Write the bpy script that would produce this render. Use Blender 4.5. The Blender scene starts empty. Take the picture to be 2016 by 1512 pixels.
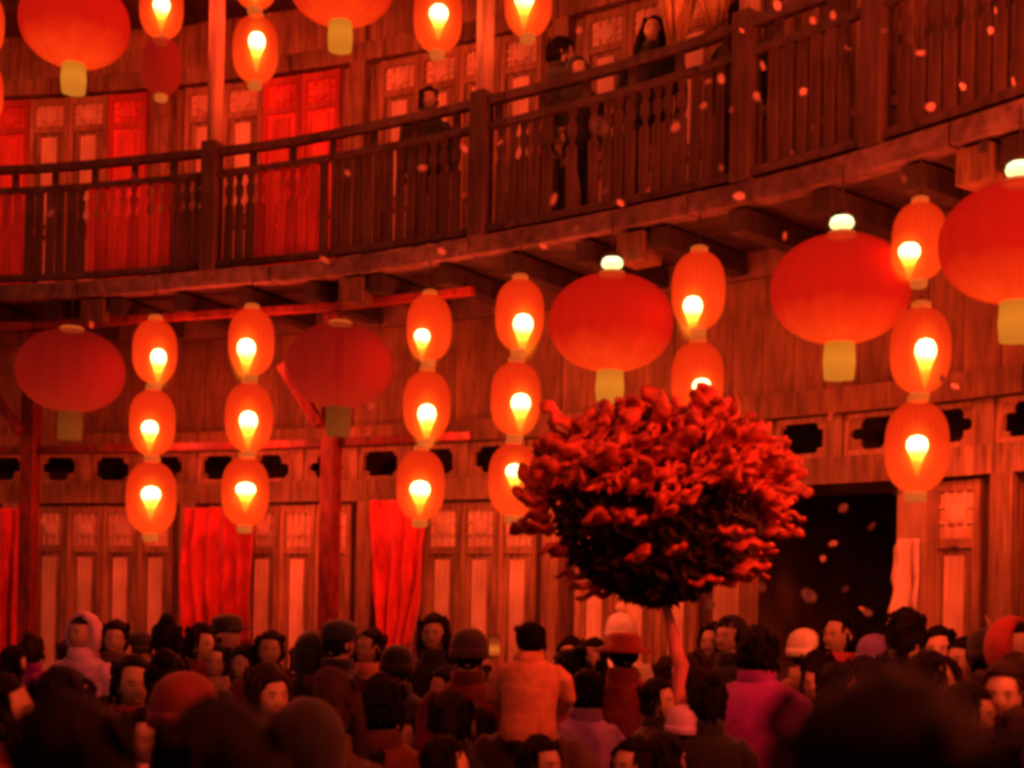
import bpy, bmesh, math, random
from math import sin, cos, pi, radians, sqrt, atan2, hypot
from mathutils import Vector, Matrix, noise
random.seed(7)
sc = bpy.context.scene
COL = sc.collection

# ------------------------------------------------------------------ camera
FPX, HOR, CAMZ, ROLL = 2700.0, 1190.0, 1.85, 0.02      # focal length and horizon in photo pixels
cam_d = bpy.data.cameras.new("camera"); cam = bpy.data.objects.new("camera", cam_d); COL.objects.link(cam)
cam_d.sensor_width = 36.0; cam_d.lens = FPX / 2016 * 36.0
cam_d.shift_x = 0.0043; cam_d.shift_y = (HOR - 756) / 2016
cam_d.clip_start = 0.05; cam_d.clip_end = 300
cam.matrix_world = Matrix.Translation((0, 0, CAMZ)) @ Matrix.Rotation(pi / 2, 4, 'X') @ Matrix.Rotation(ROLL, 4, 'Z')
cam_d.dof.use_dof = True; cam_d.dof.focus_distance = 9.4; cam_d.dof.aperture_fstop = 1.8
sc.camera = cam
# ------------------------------------------------------------------ night sky
w = bpy.data.worlds.new("World"); sc.world = w; w.use_nodes = True
nt = w.node_tree; bg = nt.nodes['Background']
sky = nt.nodes.new('ShaderNodeTexSky'); sky.sky_type = 'NISHITA'; sky.sun_disc = False
sky.sun_elevation = radians(4); sky.sun_rotation = radians(200)
nt.links.new(sky.outputs[0], bg.inputs[0]); bg.inputs[1].default_value = 0.012
# ------------------------------------------------------------------ exposure / film
sc.view_settings.view_transform = 'Standard'; sc.view_settings.look = 'None'
sc.view_settings.exposure = 0.0; sc.view_settings.gamma = 1.0; sc.view_settings.use_curve_mapping = False
sc.render.engine = 'CYCLES'
cy = sc.cycles
cy.use_denoising = True; cy.denoiser = 'OPENIMAGEDENOISE'
cy.pixel_filter_type = 'BLACKMAN_HARRIS'; cy.filter_width = 3.7
cy.sample_clamp_indirect = 2.0; cy.max_bounces = 6; cy.diffuse_bounces = 3; cy.transparent_max_bounces = 24
cy.caustics_reflective = False; cy.caustics_refractive = False
cy.volume_bounces = 0; cy.volume_step_rate = 1.0; cy.volume_max_steps = 64
SMALL_W, BIG_W, FAR_W, COURT_FILL_W, STR = 45.0, 75.0, 20.0, 130.0, .58                   # lamp powers
WARM = (1.0, 0.082, 0.022); REDC = (1.0, 0.052, 0.018)

# ------------------------------------------------------------------ geometry of the round building
CX, CY, RB = -6.43, 0.51, 10.83        # centre of the ring and radius of the gallery edge
RW, RL = RB + 1.35, RB + 1.0           # upper wall, ground floor wall

def upright(px, py):
    dx, dy = px - 1008, py - 756
    return 1008 + dx * cos(ROLL) + dy * sin(ROLL), 756 - dx * sin(ROLL) + dy * cos(ROLL)
def at(px, py, d):
    ux, uy = upright(px, py)
    return Vector(((ux - 1008) / FPX * d, d, CAMZ + (HOR - uy) / FPX * d))
def hit(px, py, r):
    """angle on the ring and height of the point of the cylinder of radius r seen at this place of the photo"""
    ux, uy = upright(px, py); k = (ux - 1008) / FPX
    A = k * k + 1; B = -2 * (k * CX + CY); C = CX * CX + CY * CY - r * r
    t = (-B + sqrt(B * B - 4 * A * C)) / (2 * A)
    return atan2(t * k - CX, t - CY), CAMZ + (HOR - uy) / FPX * t
def ring(a, r, z=0.0):
    return Vector((CX + r * sin(a), CY + r * cos(a), z))

# ------------------------------------------------------------------ mesh helpers
class MB:
    def __init__(s): s.v = []; s.f = []; s.m = []
    def add(s, vs, fs, mi=0):
        o = len(s.v); s.v += [tuple(p) for p in vs]; s.f += [tuple(i + o for i in f) for f in fs]; s.m += [mi] * len(fs)
        return s
    def box(s, x0, x1, y0, y1, z0, z1, mi=0):
        v = [(x0, y0, z0), (x1, y0, z0), (x1, y1, z0), (x0, y1, z0), (x0, y0, z1), (x1, y0, z1), (x1, y1, z1), (x0, y1, z1)]
        return s.add(v, [(0, 3, 2, 1), (4, 5, 6, 7), (0, 1, 5, 4), (1, 2, 6, 5), (2, 3, 7, 6), (3, 0, 4, 7)], mi)
    def bar(s, p, q, rx, ry=None, mi=0):
        p = Vector(p); q = Vector(q); ry = ry or rx
        d = (q - p).normalized(); u = d.cross(Vector((0, 0, 1)) if abs(d.z) < .9 else Vector((1, 0, 0))).normalized(); w_ = d.cross(u)
        v = [c + u * a * rx + w_ * b * ry for c in (p, q) for a, b in ((-1, -1), (1, -1), (1, 1), (-1, 1))]
        return s.add(v, [(0, 3, 2, 1), (4, 5, 6, 7), (0, 1, 5, 4), (1, 2, 6, 5), (2, 3, 7, 6), (3, 0, 4, 7)], mi)
    def arc(s, a0, a1, r0, r1, z0, z1, n=1, mi=0, wob=0.0):
        v = []; f = []
        for i in range(n + 1):
            a = a0 + (a1 - a0) * i / n
            j = wob * (noise.noise((a * 9, r0, z0)))
            v += [ring(a, r0, z0 + j), ring(a, r1, z0 + j), ring(a, r1, z1 + j), ring(a, r0, z1 + j)]
        for i in range(n):
            o = 4 * i
            f += [(o, o + 1, o + 5, o + 4), (o + 1, o + 2, o + 6, o + 5), (o + 2, o + 3, o + 7, o + 6), (o + 3, o, o + 4, o + 7)]
        f += [(0, 3, 2, 1), (4 * n, 4 * n + 1, 4 * n + 2, 4 * n + 3)]
        return s.add(v, f, mi)
    def lathe(s, prof, n=24, rib=None, c=(0, 0, 0), mi=0):
        v = []; f = []
        for r, z in prof:
            for k in range(n):
                t = 2 * pi * k / n; rr = r * (rib(t, z) if rib else 1)
                v.append((c[0] + rr * cos(t), c[1] + rr * sin(t), c[2] + z))
        for j in range(len(prof) - 1):
            for k in range(n):
                k2 = (k + 1) % n
                f.append((j * n + k, j * n + k2, (j + 1) * n + k2, (j + 1) * n + k))
        return s.add(v, f, mi)
    def tube(s, pts, rad, n=10, cap=True, mi=0, flat=1.0):
        pts = [Vector(p) for p in pts]; v = []; f = []; u = None
        for i, p in enumerate(pts):
            d = (pts[min(i + 1, len(pts) - 1)] - pts[max(i - 1, 0)]).normalized()
            if u is None: u = d.cross(Vector((0, 1, 0)) if abs(d.y) < .9 else Vector((1, 0, 0))).normalized()
            u = (u - d * u.dot(d)).normalized(); w_ = d.cross(u)
            r = rad[i] if isinstance(rad, (list, tuple)) else rad
            for k in range(n):
                t = 2 * pi * k / n; v.append(p + u * cos(t) * r + w_ * sin(t) * r * flat)
        for j in range(len(pts) - 1):
            for k in range(n):
                k2 = (k + 1) % n; f.append((j * n + k, j * n + k2, (j + 1) * n + k2, (j + 1) * n + k))
        if cap: f += [tuple(range(n - 1, -1, -1)), tuple(range((len(pts) - 1) * n, len(pts) * n))]
        return s.add(v, f, mi)
    def ell(s, c, rx, ry, rz, n=16, m=10, fn=None, mi=0):
        v = []; f = []
        for j in range(1, m):
            p = pi * j / m
            for k in range(n):
                t = 2 * pi * k / n; q = Vector((sin(p) * cos(t), sin(p) * sin(t), cos(p)))
                if fn: q = fn(q)
                v.append((c[0] + q.x * rx, c[1] + q.y * ry, c[2] + q.z * rz))
        top = fn(Vector((0, 0, 1))) if fn else Vector((0, 0, 1)); bot = fn(Vector((0, 0, -1))) if fn else Vector((0, 0, -1))
        v += [(c[0] + top.x * rx, c[1] + top.y * ry, c[2] + top.z * rz), (c[0] + bot.x * rx, c[1] + bot.y * ry, c[2] + bot.z * rz)]
        N = len(v)
        for j in range(m - 2):
            for k in range(n):
                k2 = (k + 1) % n; f.append((j * n + k, (j + 1) * n + k, (j + 1) * n + k2, j * n + k2))
        for k in range(n):
            k2 = (k + 1) % n; f += [(N - 2, k, k2), (N - 1, (m - 2) * n + k2, (m - 2) * n + k)]
        return s.add(v, f, mi)
    def mesh(s, name, mats, smooth=False):
        me = bpy.data.meshes.new(name); me.from_pydata(s.v, [], s.f)
        for m in (mats if isinstance(mats, (list, tuple)) else [mats]): me.materials.append(m)
        me.polygons.foreach_set('material_index', s.m)
        if smooth: me.polygons.foreach_set('use_smooth', [True] * len(s.f))
        me.update(); return me
    def build(s, name, mats, parent=None, smooth=False, bevel=0.0):
        return link(name, s.mesh(name, mats, smooth), parent, bevel=bevel)
def link(name, data, parent=None, loc=None, rotz=0.0, bevel=0.0):
    o = bpy.data.objects.new(name, data); COL.objects.link(o)
    if parent: o.parent = parent
    if loc is not None: o.location = loc
    if rotz: o.rotation_euler[2] = rotz
    if bevel:
        b = o.modifiers.new('bevel', 'BEVEL'); b.width = bevel; b.segments = 1; b.limit_method = 'ANGLE'
    return o
def tag(o, label=None, cat=None, group=None, kind=None):
    if label: o['label'] = label
    if cat: o['category'] = cat
    if group: o['group'] = group
    if kind: o['kind'] = kind
    return o
def empty(name, loc=(0, 0, 0), rotz=0.0, parent=None):
    o = bpy.data.objects.new(name, None); COL.objects.link(o); o.location = loc; o.rotation_euler[2] = rotz
    o.empty_display_size = .1
    if parent: o.parent = parent
    return o

# ------------------------------------------------------------------ materials
def mat(name, c1, c2=None, rough=.7, scale=(6, 6, 1.2), bump=.25, kind='noise', spec=.3, sheen=0):
    m = bpy.data.materials.new(name); m.use_nodes = True; t = m.node_tree; b = t.nodes['Principled BSDF']
    b.inputs['Roughness'].default_value = rough; b.inputs['Specular IOR Level'].default_value = spec
    if sheen: b.inputs['Sheen Weight'].default_value = sheen
    c2 = c2 or tuple(x * .6 for x in c1)
    tc = t.nodes.new('ShaderNodeTexCoord'); mp = t.nodes.new('ShaderNodeMapping'); mp.inputs['Scale'].default_value = scale
    t.links.new(tc.outputs['Object'], mp.inputs[0])
    n = t.nodes.new('ShaderNodeTexNoise'); n.inputs['Scale'].default_value = 3.0; n.inputs['Detail'].default_value = 7; n.inputs['Roughness'].default_value = .62
    t.links.new(mp.outputs[0], n.inputs['Vector'])
    n2 = t.nodes.new('ShaderNodeTexNoise'); n2.inputs['Scale'].default_value = 1.7; n2.inputs['Detail'].default_value = 6
    oi = t.nodes.new('ShaderNodeObjectInfo')
    ad = t.nodes.new('ShaderNodeVectorMath'); ad.operation = 'ADD'
    t.links.new(tc.outputs['Object'], ad.inputs[0]); t.links.new(oi.outputs['Random'], ad.inputs[1]); t.links.new(ad.outputs[0], n2.inputs['Vector'])
    r = t.nodes.new('ShaderNodeValToRGB'); r.color_ramp.elements[0].position = .3; r.color_ramp.elements[1].position = .68
    r.color_ramp.elements[0].color = (*c2, 1); r.color_ramp.elements[1].color = (*c1, 1)
    t.links.new(n.outputs[0], r.inputs[0])
    hs = t.nodes.new('ShaderNodeHueSaturation')
    m1 = t.nodes.new('ShaderNodeMath'); m1.operation = 'MULTIPLY_ADD'; m1.inputs[1].default_value = 1.9; m1.inputs[2].default_value = .02
    t.links.new(n2.outputs[0], m1.inputs[0])
    m2 = t.nodes.new('ShaderNodeMath'); m2.operation = 'MULTIPLY_ADD'; m2.inputs[1].default_value = .3; m2.inputs[2].default_value = -.15
    t.links.new(oi.outputs['Random'], m2.inputs[0])
    m3 = t.nodes.new('ShaderNodeMath'); m3.operation = 'ADD'; t.links.new(m1.outputs[0], m3.inputs[0]); t.links.new(m2.outputs[0], m3.inputs[1])
    t.links.new(m3.outputs[0], hs.inputs['Value']); t.links.new(r.outputs[0], hs.inputs['Color']); t.links.new(hs.outputs[0], b.inputs['Base Color'])
    bp = t.nodes.new('ShaderNodeBump'); bp.inputs['Strength'].default_value = bump; bp.inputs['Distance'].default_value = .02
    t.links.new(n.outputs[0], bp.inputs['Height']); t.links.new(bp.outputs[0], b.inputs['Normal'])
    return m
wood = mat('old_wood', (.40, .22, .12), (.11, .05, .032), scale=(9, 9, .8))
wood_door = mat('door_wood', (.52, .28, .15), (.18, .085, .05), scale=(8, 8, .9))
plank_wood = mat('fascia_wood', (.25, .12, .055), (.085, .04, .022), scale=(8, 8, .9), bump=.5)
rail_wood = mat('rail_wood', (.17, .085, .06), (.06, .03, .022), scale=(9, 9, .9))
wood_pale = mat('pale_panel', (.86, .56, .40), (.62, .38, .26), scale=(7, 7, .7), rough=.5)
rail_grey = mat('rail_weathered', (.13, .07, .06), (.05, .026, .025), scale=(5, 5, 5), bump=.5)
wood_grey = mat('weathered_wood', (.27, .16, .14), (.09, .05, .05), scale=(4, 4, 4))
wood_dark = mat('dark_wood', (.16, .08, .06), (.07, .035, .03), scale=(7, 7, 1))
wood_post = mat('post_wood', (.52, .32, .20), (.30, .16, .10), scale=(12, 12, .7))
red_paint = mat('red_paint', (.27, .03, .025), (.08, .01, .01), scale=(6, 6, 2), rough=.5)
red_lit = mat('red_light_tint', (.86, .10, .07), (.6, .05, .04), scale=(7, 7, .8), rough=.5)  # colour stands in for pools of red light on balusters and door leaves
red_lit_dim = mat('red_light_tint_dim', (.62, .07, .05), (.34, .03, .025), scale=(7, 7, .8), rough=.5)
red_cloth = mat('red_cloth', (.80, .042, .045), (.36, .012, .018), scale=(4, 4, 1.6), rough=.8, sheen=.3)
pale_cloth = mat('pale_cloth', (.75, .55, .45), (.6, .42, .34), scale=(3, 3, 1), rough=.9)
shade_plaster = mat('shade_dark_plaster', (.10, .06, .045), (.035, .022, .018), scale=(2, 2, 2))  # dark colour puts the shade under the gallery into the surface
stone = mat('courtyard_stone', (.26, .2, .18), (.14, .1, .09), scale=(2, 2, 2))
petal_m = mat('red_petal', (.95, .14, .08), (.20, .018, .014), scale=(7, 7, 7), rough=.5, bump=.15)
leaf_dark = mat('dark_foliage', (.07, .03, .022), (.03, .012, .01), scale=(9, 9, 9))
bark = mat('pink_bark', (.80, .26, .27), (.5, .14, .15), scale=(12, 12, 2))
gold_cloth = mat('dull_gold', (.7, .36, .06), (.5, .22, .03), scale=(9, 9, 1))
wire_m = mat('black_wire', (.05, .03, .03), (.03, .02, .02))
straw = mat('straw', (.78, .42, .2), (.45, .2, .08), scale=(22, 22, 3), bump=.5)
confetti_m = mat('pale_pink_paper', (.60, .38, .35), (.45, .27, .25), scale=(5, 5, 5), rough=.6)

def emis(name, ramp, zlo, zhi, strength=1.0, trans=0.0, diffuse=None, ribs=0, rim=0.0):
    """glowing lantern skin: colour by height above the lamp, light let through by trans"""
    m = bpy.data.materials.new(name); m.use_nodes = True; t = m.node_tree; t.nodes.clear()
    out = t.nodes.new('ShaderNodeOutputMaterial'); e = t.nodes.new('ShaderNodeEmission'); e.inputs[1].default_value = strength
    tc = t.nodes.new('ShaderNodeTexCoord'); sx = t.nodes.new('ShaderNodeSeparateXYZ'); t.links.new(tc.outputs['Object'], sx.inputs[0])
    mr = t.nodes.new('ShaderNodeMapRange'); mr.inputs[1].default_value = zlo; mr.inputs[2].default_value = zhi
    t.links.new(sx.outputs[2], mr.inputs[0])
    nz = t.nodes.new('ShaderNodeTexNoise'); nz.inputs['Scale'].default_value = 7; nz.inputs['Detail'].default_value = 3
    t.links.new(tc.outputs['Object'], nz.inputs['Vector'])
    ma = t.nodes.new('ShaderNodeMath'); ma.operation = 'MULTIPLY_ADD'; ma.inputs[1].default_value = .22
    t.links.new(nz.outputs[0], ma.inputs[0]); t.links.new(mr.outputs[0], ma.inputs[2])
    mb = t.nodes.new('ShaderNodeMath'); mb.operation = 'SUBTRACT'; mb.inputs[1].default_value = .11; t.links.new(ma.outputs[0], mb.inputs[0])
    r = t.nodes.new('ShaderNodeValToRGB'); el = r.color_ramp.elements
    while len(el) < len(ramp): el.new(.5)
    for k, (p, c) in enumerate(ramp): el[k].position = p; el[k].color = (*c, 1)
    t.links.new(mb.outputs[0], r.inputs[0]); t.links.new(r.outputs[0], e.inputs[0])
    fac = None
    if ribs:                                             # pleats of the cloth: thicker along each rib
        at2 = t.nodes.new('ShaderNodeMath'); at2.operation = 'ARCTAN2'; t.links.new(sx.outputs[1], at2.inputs[0]); t.links.new(sx.outputs[0], at2.inputs[1])
        mu = t.nodes.new('ShaderNodeMath'); mu.operation = 'MULTIPLY'; mu.inputs[1].default_value = ribs; t.links.new(at2.outputs[0], mu.inputs[0])
        co = t.nodes.new('ShaderNodeMath'); co.operation = 'COSINE'; t.links.new(mu.outputs[0], co.inputs[0])
        fac = t.nodes.new('ShaderNodeMath'); fac.operation = 'MULTIPLY_ADD'; fac.inputs[1].default_value = .055 if ribs > 20 else .03; fac.inputs[2].default_value = strength; t.links.new(co.outputs[0], fac.inputs[0])
    if rim:                                              # cloth seen edge on lets less of the lamp through
        lw = t.nodes.new('ShaderNodeLayerWeight'); lw.inputs[0].default_value = .35
        f2 = t.nodes.new('ShaderNodeMath'); f2.operation = 'MULTIPLY_ADD'; f2.inputs[1].default_value = -rim; f2.inputs[2].default_value = 1.0; t.links.new(lw.outputs['Facing'], f2.inputs[0])
        f3 = t.nodes.new('ShaderNodeMath'); f3.operation = 'MULTIPLY'; t.links.new(f2.outputs[0], f3.inputs[0])
        if fac: t.links.new(fac.outputs[0], f3.inputs[1])
        else: f3.inputs[1].default_value = strength
        fac = f3
    if fac: t.links.new(fac.outputs[0], e.inputs[1])
    last = e.outputs[0]
    if trans > 0:
        tr = t.nodes.new('ShaderNodeBsdfTransparent'); tr.inputs[0].default_value = (trans, trans, trans, 1)
        ad = t.nodes.new('ShaderNodeAddShader'); t.links.new(last, ad.inputs[0]); t.links.new(tr.outputs[0], ad.inputs[1]); last = ad.outputs[0]
    if diffuse:
        df = t.nodes.new('ShaderNodeBsdfDiffuse'); df.inputs[0].default_value = (*diffuse, 1)
        ad = t.nodes.new('ShaderNodeAddShader'); t.links.new(last, ad.inputs[0]); t.links.new(df.outputs[0], ad.inputs[1]); last = ad.outputs[0]
    t.links.new(last, out.inputs[0])
    m.cycles.emission_sampling = 'NONE'
    return m
small_skin = emis('small_lantern_skin', [(0, (1.0, .050, .004)), (.35, (.90, .040, .004)), (.62, (.74, .026, .003)), (1, (.60, .018, .002))], -.28, .28, trans=.28, ribs=26, rim=.34)
small_skin_off = emis('small_lantern_skin_unlit', [(0, (.24, .006, .002)), (1, (.20, .004, .002))], -.28, .28, trans=.15, diffuse=(.07, .003, .002))  # no lamp inside; a dull red glow is put into the skin
big_skin = emis('big_lantern_skin', [(0, (.85, .050, .004)), (.16, (.66, .026, .003)), (.36, (.40, .006, .002)), (1, (.36, .005, .002))], -.36, .36, trans=.20, diffuse=(.035, .002, .001), ribs=18, rim=.3)
big_skin_dim = emis('big_lantern_skin_dim', [(0, (.22, .009, .002)), (.3, (.16, .004, .002)), (1, (.08, .002, .001))], -.36, .36, trans=.34, diffuse=(.06, .004, .003), ribs=18)
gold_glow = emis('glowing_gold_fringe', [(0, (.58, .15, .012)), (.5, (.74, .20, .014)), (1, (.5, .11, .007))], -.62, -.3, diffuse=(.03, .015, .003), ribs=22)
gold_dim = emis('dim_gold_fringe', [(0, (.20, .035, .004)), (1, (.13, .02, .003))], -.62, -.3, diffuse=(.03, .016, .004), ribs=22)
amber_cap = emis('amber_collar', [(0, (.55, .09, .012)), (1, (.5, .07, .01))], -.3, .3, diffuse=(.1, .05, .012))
bulb_m = emis('lamp_flame', [(0, (.5, .05, .004)), (.35, (1.6, .55, .02)), (.58, (4.2, 2.6, .16)), (.74, (8, 6.6, 2.4)), (1, (8, 7, 2.9))], -.22, .072, strength=1.0, trans=.999)
led_m = emis('white_led_cap', [(0, (1.5, 1.25, .42)), (1, (2.4, 2.3, 1.1))], .40, .47)
def glow_volume():
    m = bpy.data.materials.new('lamp_glow'); m.use_nodes = True; t = m.node_tree; t.nodes.clear()
    out = t.nodes.new('ShaderNodeOutputMaterial'); e = t.nodes.new('ShaderNodeEmission')
    tc = t.nodes.new('ShaderNodeTexCoord'); mp = t.nodes.new('ShaderNodeMapping'); mp.inputs['Scale'].default_value = (1 / .145, 1 / .145, 1 / .25)
    t.links.new(tc.outputs['Object'], mp.inputs[0])
    L = t.nodes.new('ShaderNodeVectorMath'); L.operation = 'LENGTH'; t.links.new(mp.outputs[0], L.inputs[0])
    s = t.nodes.new('ShaderNodeMath'); s.operation = 'SUBTRACT'; s.inputs[0].default_value = 1.0; s.use_clamp = True; t.links.new(L.outputs['Value'], s.inputs[1])
    p = t.nodes.new('ShaderNodeMath'); p.operation = 'POWER'; p.inputs[1].default_value = 2.0; t.links.new(s.outputs[0], p.inputs[0])
    q = t.nodes.new('ShaderNodeMath'); q.operation = 'MULTIPLY'; q.inputs[1].default_value = 62.0; t.links.new(p.outputs[0], q.inputs[0])
    e.inputs[0].default_value = (1, .19, .006, 1); t.links.new(q.outputs[0], e.inputs[1]); t.links.new(e.outputs[0], out.inputs['Volume'])
    return m
glow_m = glow_volume()

# ================================================================== SETTING
g = MB(); N = 48
g.add([(CX, CY, 0)] + [(CX + 60 * cos(2 * pi * k / N), CY + 60 * sin(2 * pi * k / N), 0) for k in range(N)],
      [(0, 1 + k, 1 + (k + 1) % N) for k in range(N)])
gz = g.build('ground', stone); gz.location.z = -.72; tag(gz, kind='structure')
G_LOW = -.30
def ground_at(x, y):
    return 0.0 if (hypot(x - CX, y - CY) > RL - 2.55 or y < 3.3) else G_LOW
A0, A1 = radians(-12), radians(100)
wk = MB().arc(A0, A1, RL - 2.55, RL + 4, -.7, 0, 60)
tag(wk.build('pavement', stone), kind='structure')
ct = MB(); n_ = 40
ct.add([(CX, 3.3, G_LOW)] + [tuple(ring(A0 + (A1 - A0) * i / n_, RL - 2.56, G_LOW)) for i in range(n_ + 1) if ring(A0 + (A1 - A0) * i / n_, RL - 2.56).y > 3.3], [])
ct.f.append(tuple(range(len(ct.v) - 1, -1, -1))); ct.m.append(0)
tag(ct.build('courtyard', stone), kind='structure')
tag(MB().box(-12, 3.4, -9, 3.3, -.7, 0).build('terrace', stone), kind='structure')

# ================================================================== ROUND TIMBER BUILDING
A0, A1 = radians(-12), radians(100)
house = empty('round_timber_house', (CX, CY, 0))
def hp(o):                                              # parent to the house keeping world placement
    o.parent = house; o.matrix_parent_inverse = Matrix.Translation((-CX, -CY, 0)); return o
def hbuild(mb, name, m, bevel=0.0, smooth=False): return hp(mb.build(name, m, None, smooth, bevel))
tag(house, 'curved old timber house with a railed gallery over a row of panelled doors', 'building')
Z_FL, Z_FL2, Z_DT = 4.34, 7.05, 2.66                     # gallery floors, head of the ground floor doors
def ring_el(a, r, z): return dict(loc=ring(a, r, z), rotz=-a)

# gallery floors, fascia beams
hbuild(MB().arc(A0, A1, RB + .06, RW + .3, Z_FL - .1, Z_FL, 60), 'gallery_floor', shade_plaster)
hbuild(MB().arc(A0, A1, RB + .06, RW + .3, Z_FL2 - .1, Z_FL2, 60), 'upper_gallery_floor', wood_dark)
seg = radians(9.3); a = A0; k = 0
while a < A1:
    b = min(a + seg, A1)
    hbuild(MB().arc(a + .0008, b - .0008, RB - .04, RB + .1, Z_FL - .105, Z_FL + .012, 6, wob=.02), 'edge_beam', wood_grey)
    hbuild(MB().arc(a + .0008, b - .0008, RB - .04, RB + .1, Z_FL2 - .125, Z_FL2 + .015, 6, wob=.02), 'edge_beam', wood_grey)
    a = b
# joist ends under the gallery
shade_timber = mat('shade_dark_timber', (.055, .034, .028), (.02, .012, .01), scale=(4, 4, 1))  # shade below the gallery floor painted into the joists
jm = MB().box(-.06, .06, -.03, 1.0, -.13, 0).mesh('joist', shade_timber)
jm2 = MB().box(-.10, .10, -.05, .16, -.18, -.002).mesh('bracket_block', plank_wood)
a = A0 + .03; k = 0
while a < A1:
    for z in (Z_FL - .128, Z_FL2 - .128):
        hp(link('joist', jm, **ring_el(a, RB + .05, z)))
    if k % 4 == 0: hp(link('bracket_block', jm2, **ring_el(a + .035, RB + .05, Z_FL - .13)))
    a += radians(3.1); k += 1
# walls behind doors
a_dw0, a_dw1 = hit(1450, 1100, RL)[0], hit(1815, 1100, RL)[0]      # the dark doorway
for (p, q) in ((A0, a_dw0), (a_dw1, A1)):
    hbuild(MB().arc(p, q, RL + .06, RL + .2, 0, Z_DT, 24), 'ground_floor_wall', wood_dark)
hbuild(MB().arc(A0, A1, RW + .06, RW + .2, Z_FL, Z_FL2 - .1, 60), 'gallery_wall', wood)
hbuild(MB().arc(A0, A1, RW + .06, RW + .2, Z_FL2, 9.7, 40), 'top_wall', wood_dark)
hbuild(MB().arc(A0, A1, RL + .75, RL + .85, Z_DT, Z_FL - .1, 40), 'back_plaster', shade_plaster)
# dark room behind the doorway
room_m = mat('room_plaster', (.42, .26, .2), (.2, .12, .09), scale=(1, 1, 1))
rm = MB().arc(a_dw0 - .05, a_dw1 + .05, RL + 3.2, RL + 3.3, 0, 3.2, 6).arc(a_dw0 - .06, a_dw0 - .05, RL + .2, RL + 3.3, 0, 3.2, 1).arc(a_dw1 + .05, a_dw1 + .06, RL + .2, RL + 3.3, 0, 3.2, 1)
rm.arc(a_dw0 - .06, a_dw1 + .06, RL + .2, RL + 3.3, 3.2, 3.3, 6)
hbuild(rm, 'dark_room', room_m)
# roof eave above everything
hbuild(MB().arc(A0, A1, RB - .6, RW + .8, 9.7, 9.85, 60), 'roof_eave', wood_dark)

# ground floor: lintel, frieze of openings, beam, plank wall
def beam_run(name, r0, r1, z0, z1, m, step=radians(11.2), off=0.0, wob=.012):
    a = A0 - off
    while a < A1:
        hbuild(MB().arc(a + .0006, a + step - .0006, r0, r1, z0, z1, 5, wob=wob), name, m); a += step
beam_run('lintel_beam', RL - .06, RL + .1, Z_DT, Z_DT + .17, wood)
beam_run('frieze_beam', RL - .09, RL + .1, 3.10, 3.26, plank_wood, off=.05)
beam_run('plate_beam', RL - .05, RL + .12, 4.06, 4.235, wood_dark, off=.1)
fz = MB().box(-.055, .055, -.02, .08, 0, .27).mesh('frieze_post', wood)
fr = MB()
for (x0, x1, z0, z1) in ((-.2, .2, 0, .035), (-.2, .2, .235, .27), (-.2, -.165, .035, .235), (.165, .2, .035, .235)): fr.box(x0, x1, .0, .05, z0, z1)
frm = fr.mesh('opening_frame', wood_door)
carv = MB(); cv = [(0, 0)] + [(.075 * cos(t) * (1 - .22 * abs(sin(4 * t))), .075 * sin(t) * (1 - .22 * abs(sin(4 * t)))) for t in [pi / 2 * i / 12 for i in range(13)]]
carv.add([(x, y_, z) for y_ in (.012, .034) for x, z in cv], [tuple(range(14)), tuple(range(27, 13, -1))] + [(i, i + 14, (i + 1) % 14 + 14, (i + 1) % 14) for i in range(14)])
carvm = carv.mesh('corner_carving', wood_door)
step = .52 / RL; a = A0; k = 0
while a < A1:
    hp(link('frieze_post', fz, **ring_el(a, RL, Z_DT + .17)))
    o = hp(link('opening_frame', frm, **ring_el(a + step / 2, RL, Z_DT + .17)))
    for sx, sz in ((-1, 0), (1, 0), (-1, 1), (1, 1)):
        c = link('corner_carving', carvm, o, (sx * .165, 0, .235 if sz else .035)); q_ = random.uniform(.6, 1.5); c.scale = (-sx * q_, 1, (-1 if sz else 1) * q_ * random.uniform(.7, 1.1))
    a += step; k += 1
plm = MB().box(-.118, .118, 0, .03, 0, .796).mesh('wall_plank', plank_wood)
a = A0; k = 0
while a < A1:
    hp(link('wall_plank', plm, loc=ring(a, RL + random.uniform(.0, .014), 3.262), rotz=-a)); a += .24 / RL
hbuild(MB().arc(A0, A1, RL + .05, RL + .07, 3.2, 4.235, 60), 'plank_backing', wood_dark)

# door leaves -----------------------------------------------------
ZA, ZB = .38, .845
def leaf_meshes(wd, h, tag_):
    f = MB(); s = .045
    f.box(-wd / 2, -wd / 2 + s, 0, .05, 0, h).box(wd / 2 - s, wd / 2, 0, .05, 0, h)
    for z in (0, h * ZA, h * ZB, h - s * 1.4): f.box(-wd / 2 + s, wd / 2 - s, .004, .046, z, z + s * 1.3)
    p = MB(); iw = wd / 2 - s
    p.box(-iw, iw, .024, .036, s * 1.3, h * ZA).box(-iw, iw, .024, .036, h * ZA + s * 1.3, h * ZB)
    c = MB().box(-iw * .52, iw * .52, .006, .024, h * ZA + s * 2.2, h * ZB - s)       # raised centre board
    c.box(-iw * .55, iw * .55, .008, .024, s * 2.2, h * ZA - s)
    l = MB(); z0, z1 = h * ZB + s * 1.3, h - s * 1.4
    for i in range(1, 4): x = -iw + 2 * iw * i / 4; l.box(x - .007, x + .007, .012, .03, z0, z1)
    for i in range(1, 3): z = z0 + (z1 - z0) * i / 3; l.box(-iw, iw, .016, .032, z - .007, z + .007)
    l.ell((0, .012, (z0 + z1) / 2), iw * .5, .014, iw * .5, 14, 8)
    b = MB().box(-iw, iw, .034, .04, z0, z1)
    return [f.mesh('door_leaf', wood_door), p.mesh('recessed_panel', wood), c.mesh('centre_board', wood_pale), l.mesh('lattice', wood_pale), b.mesh('paper_pane', wood_pale)]
LW = .345
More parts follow.
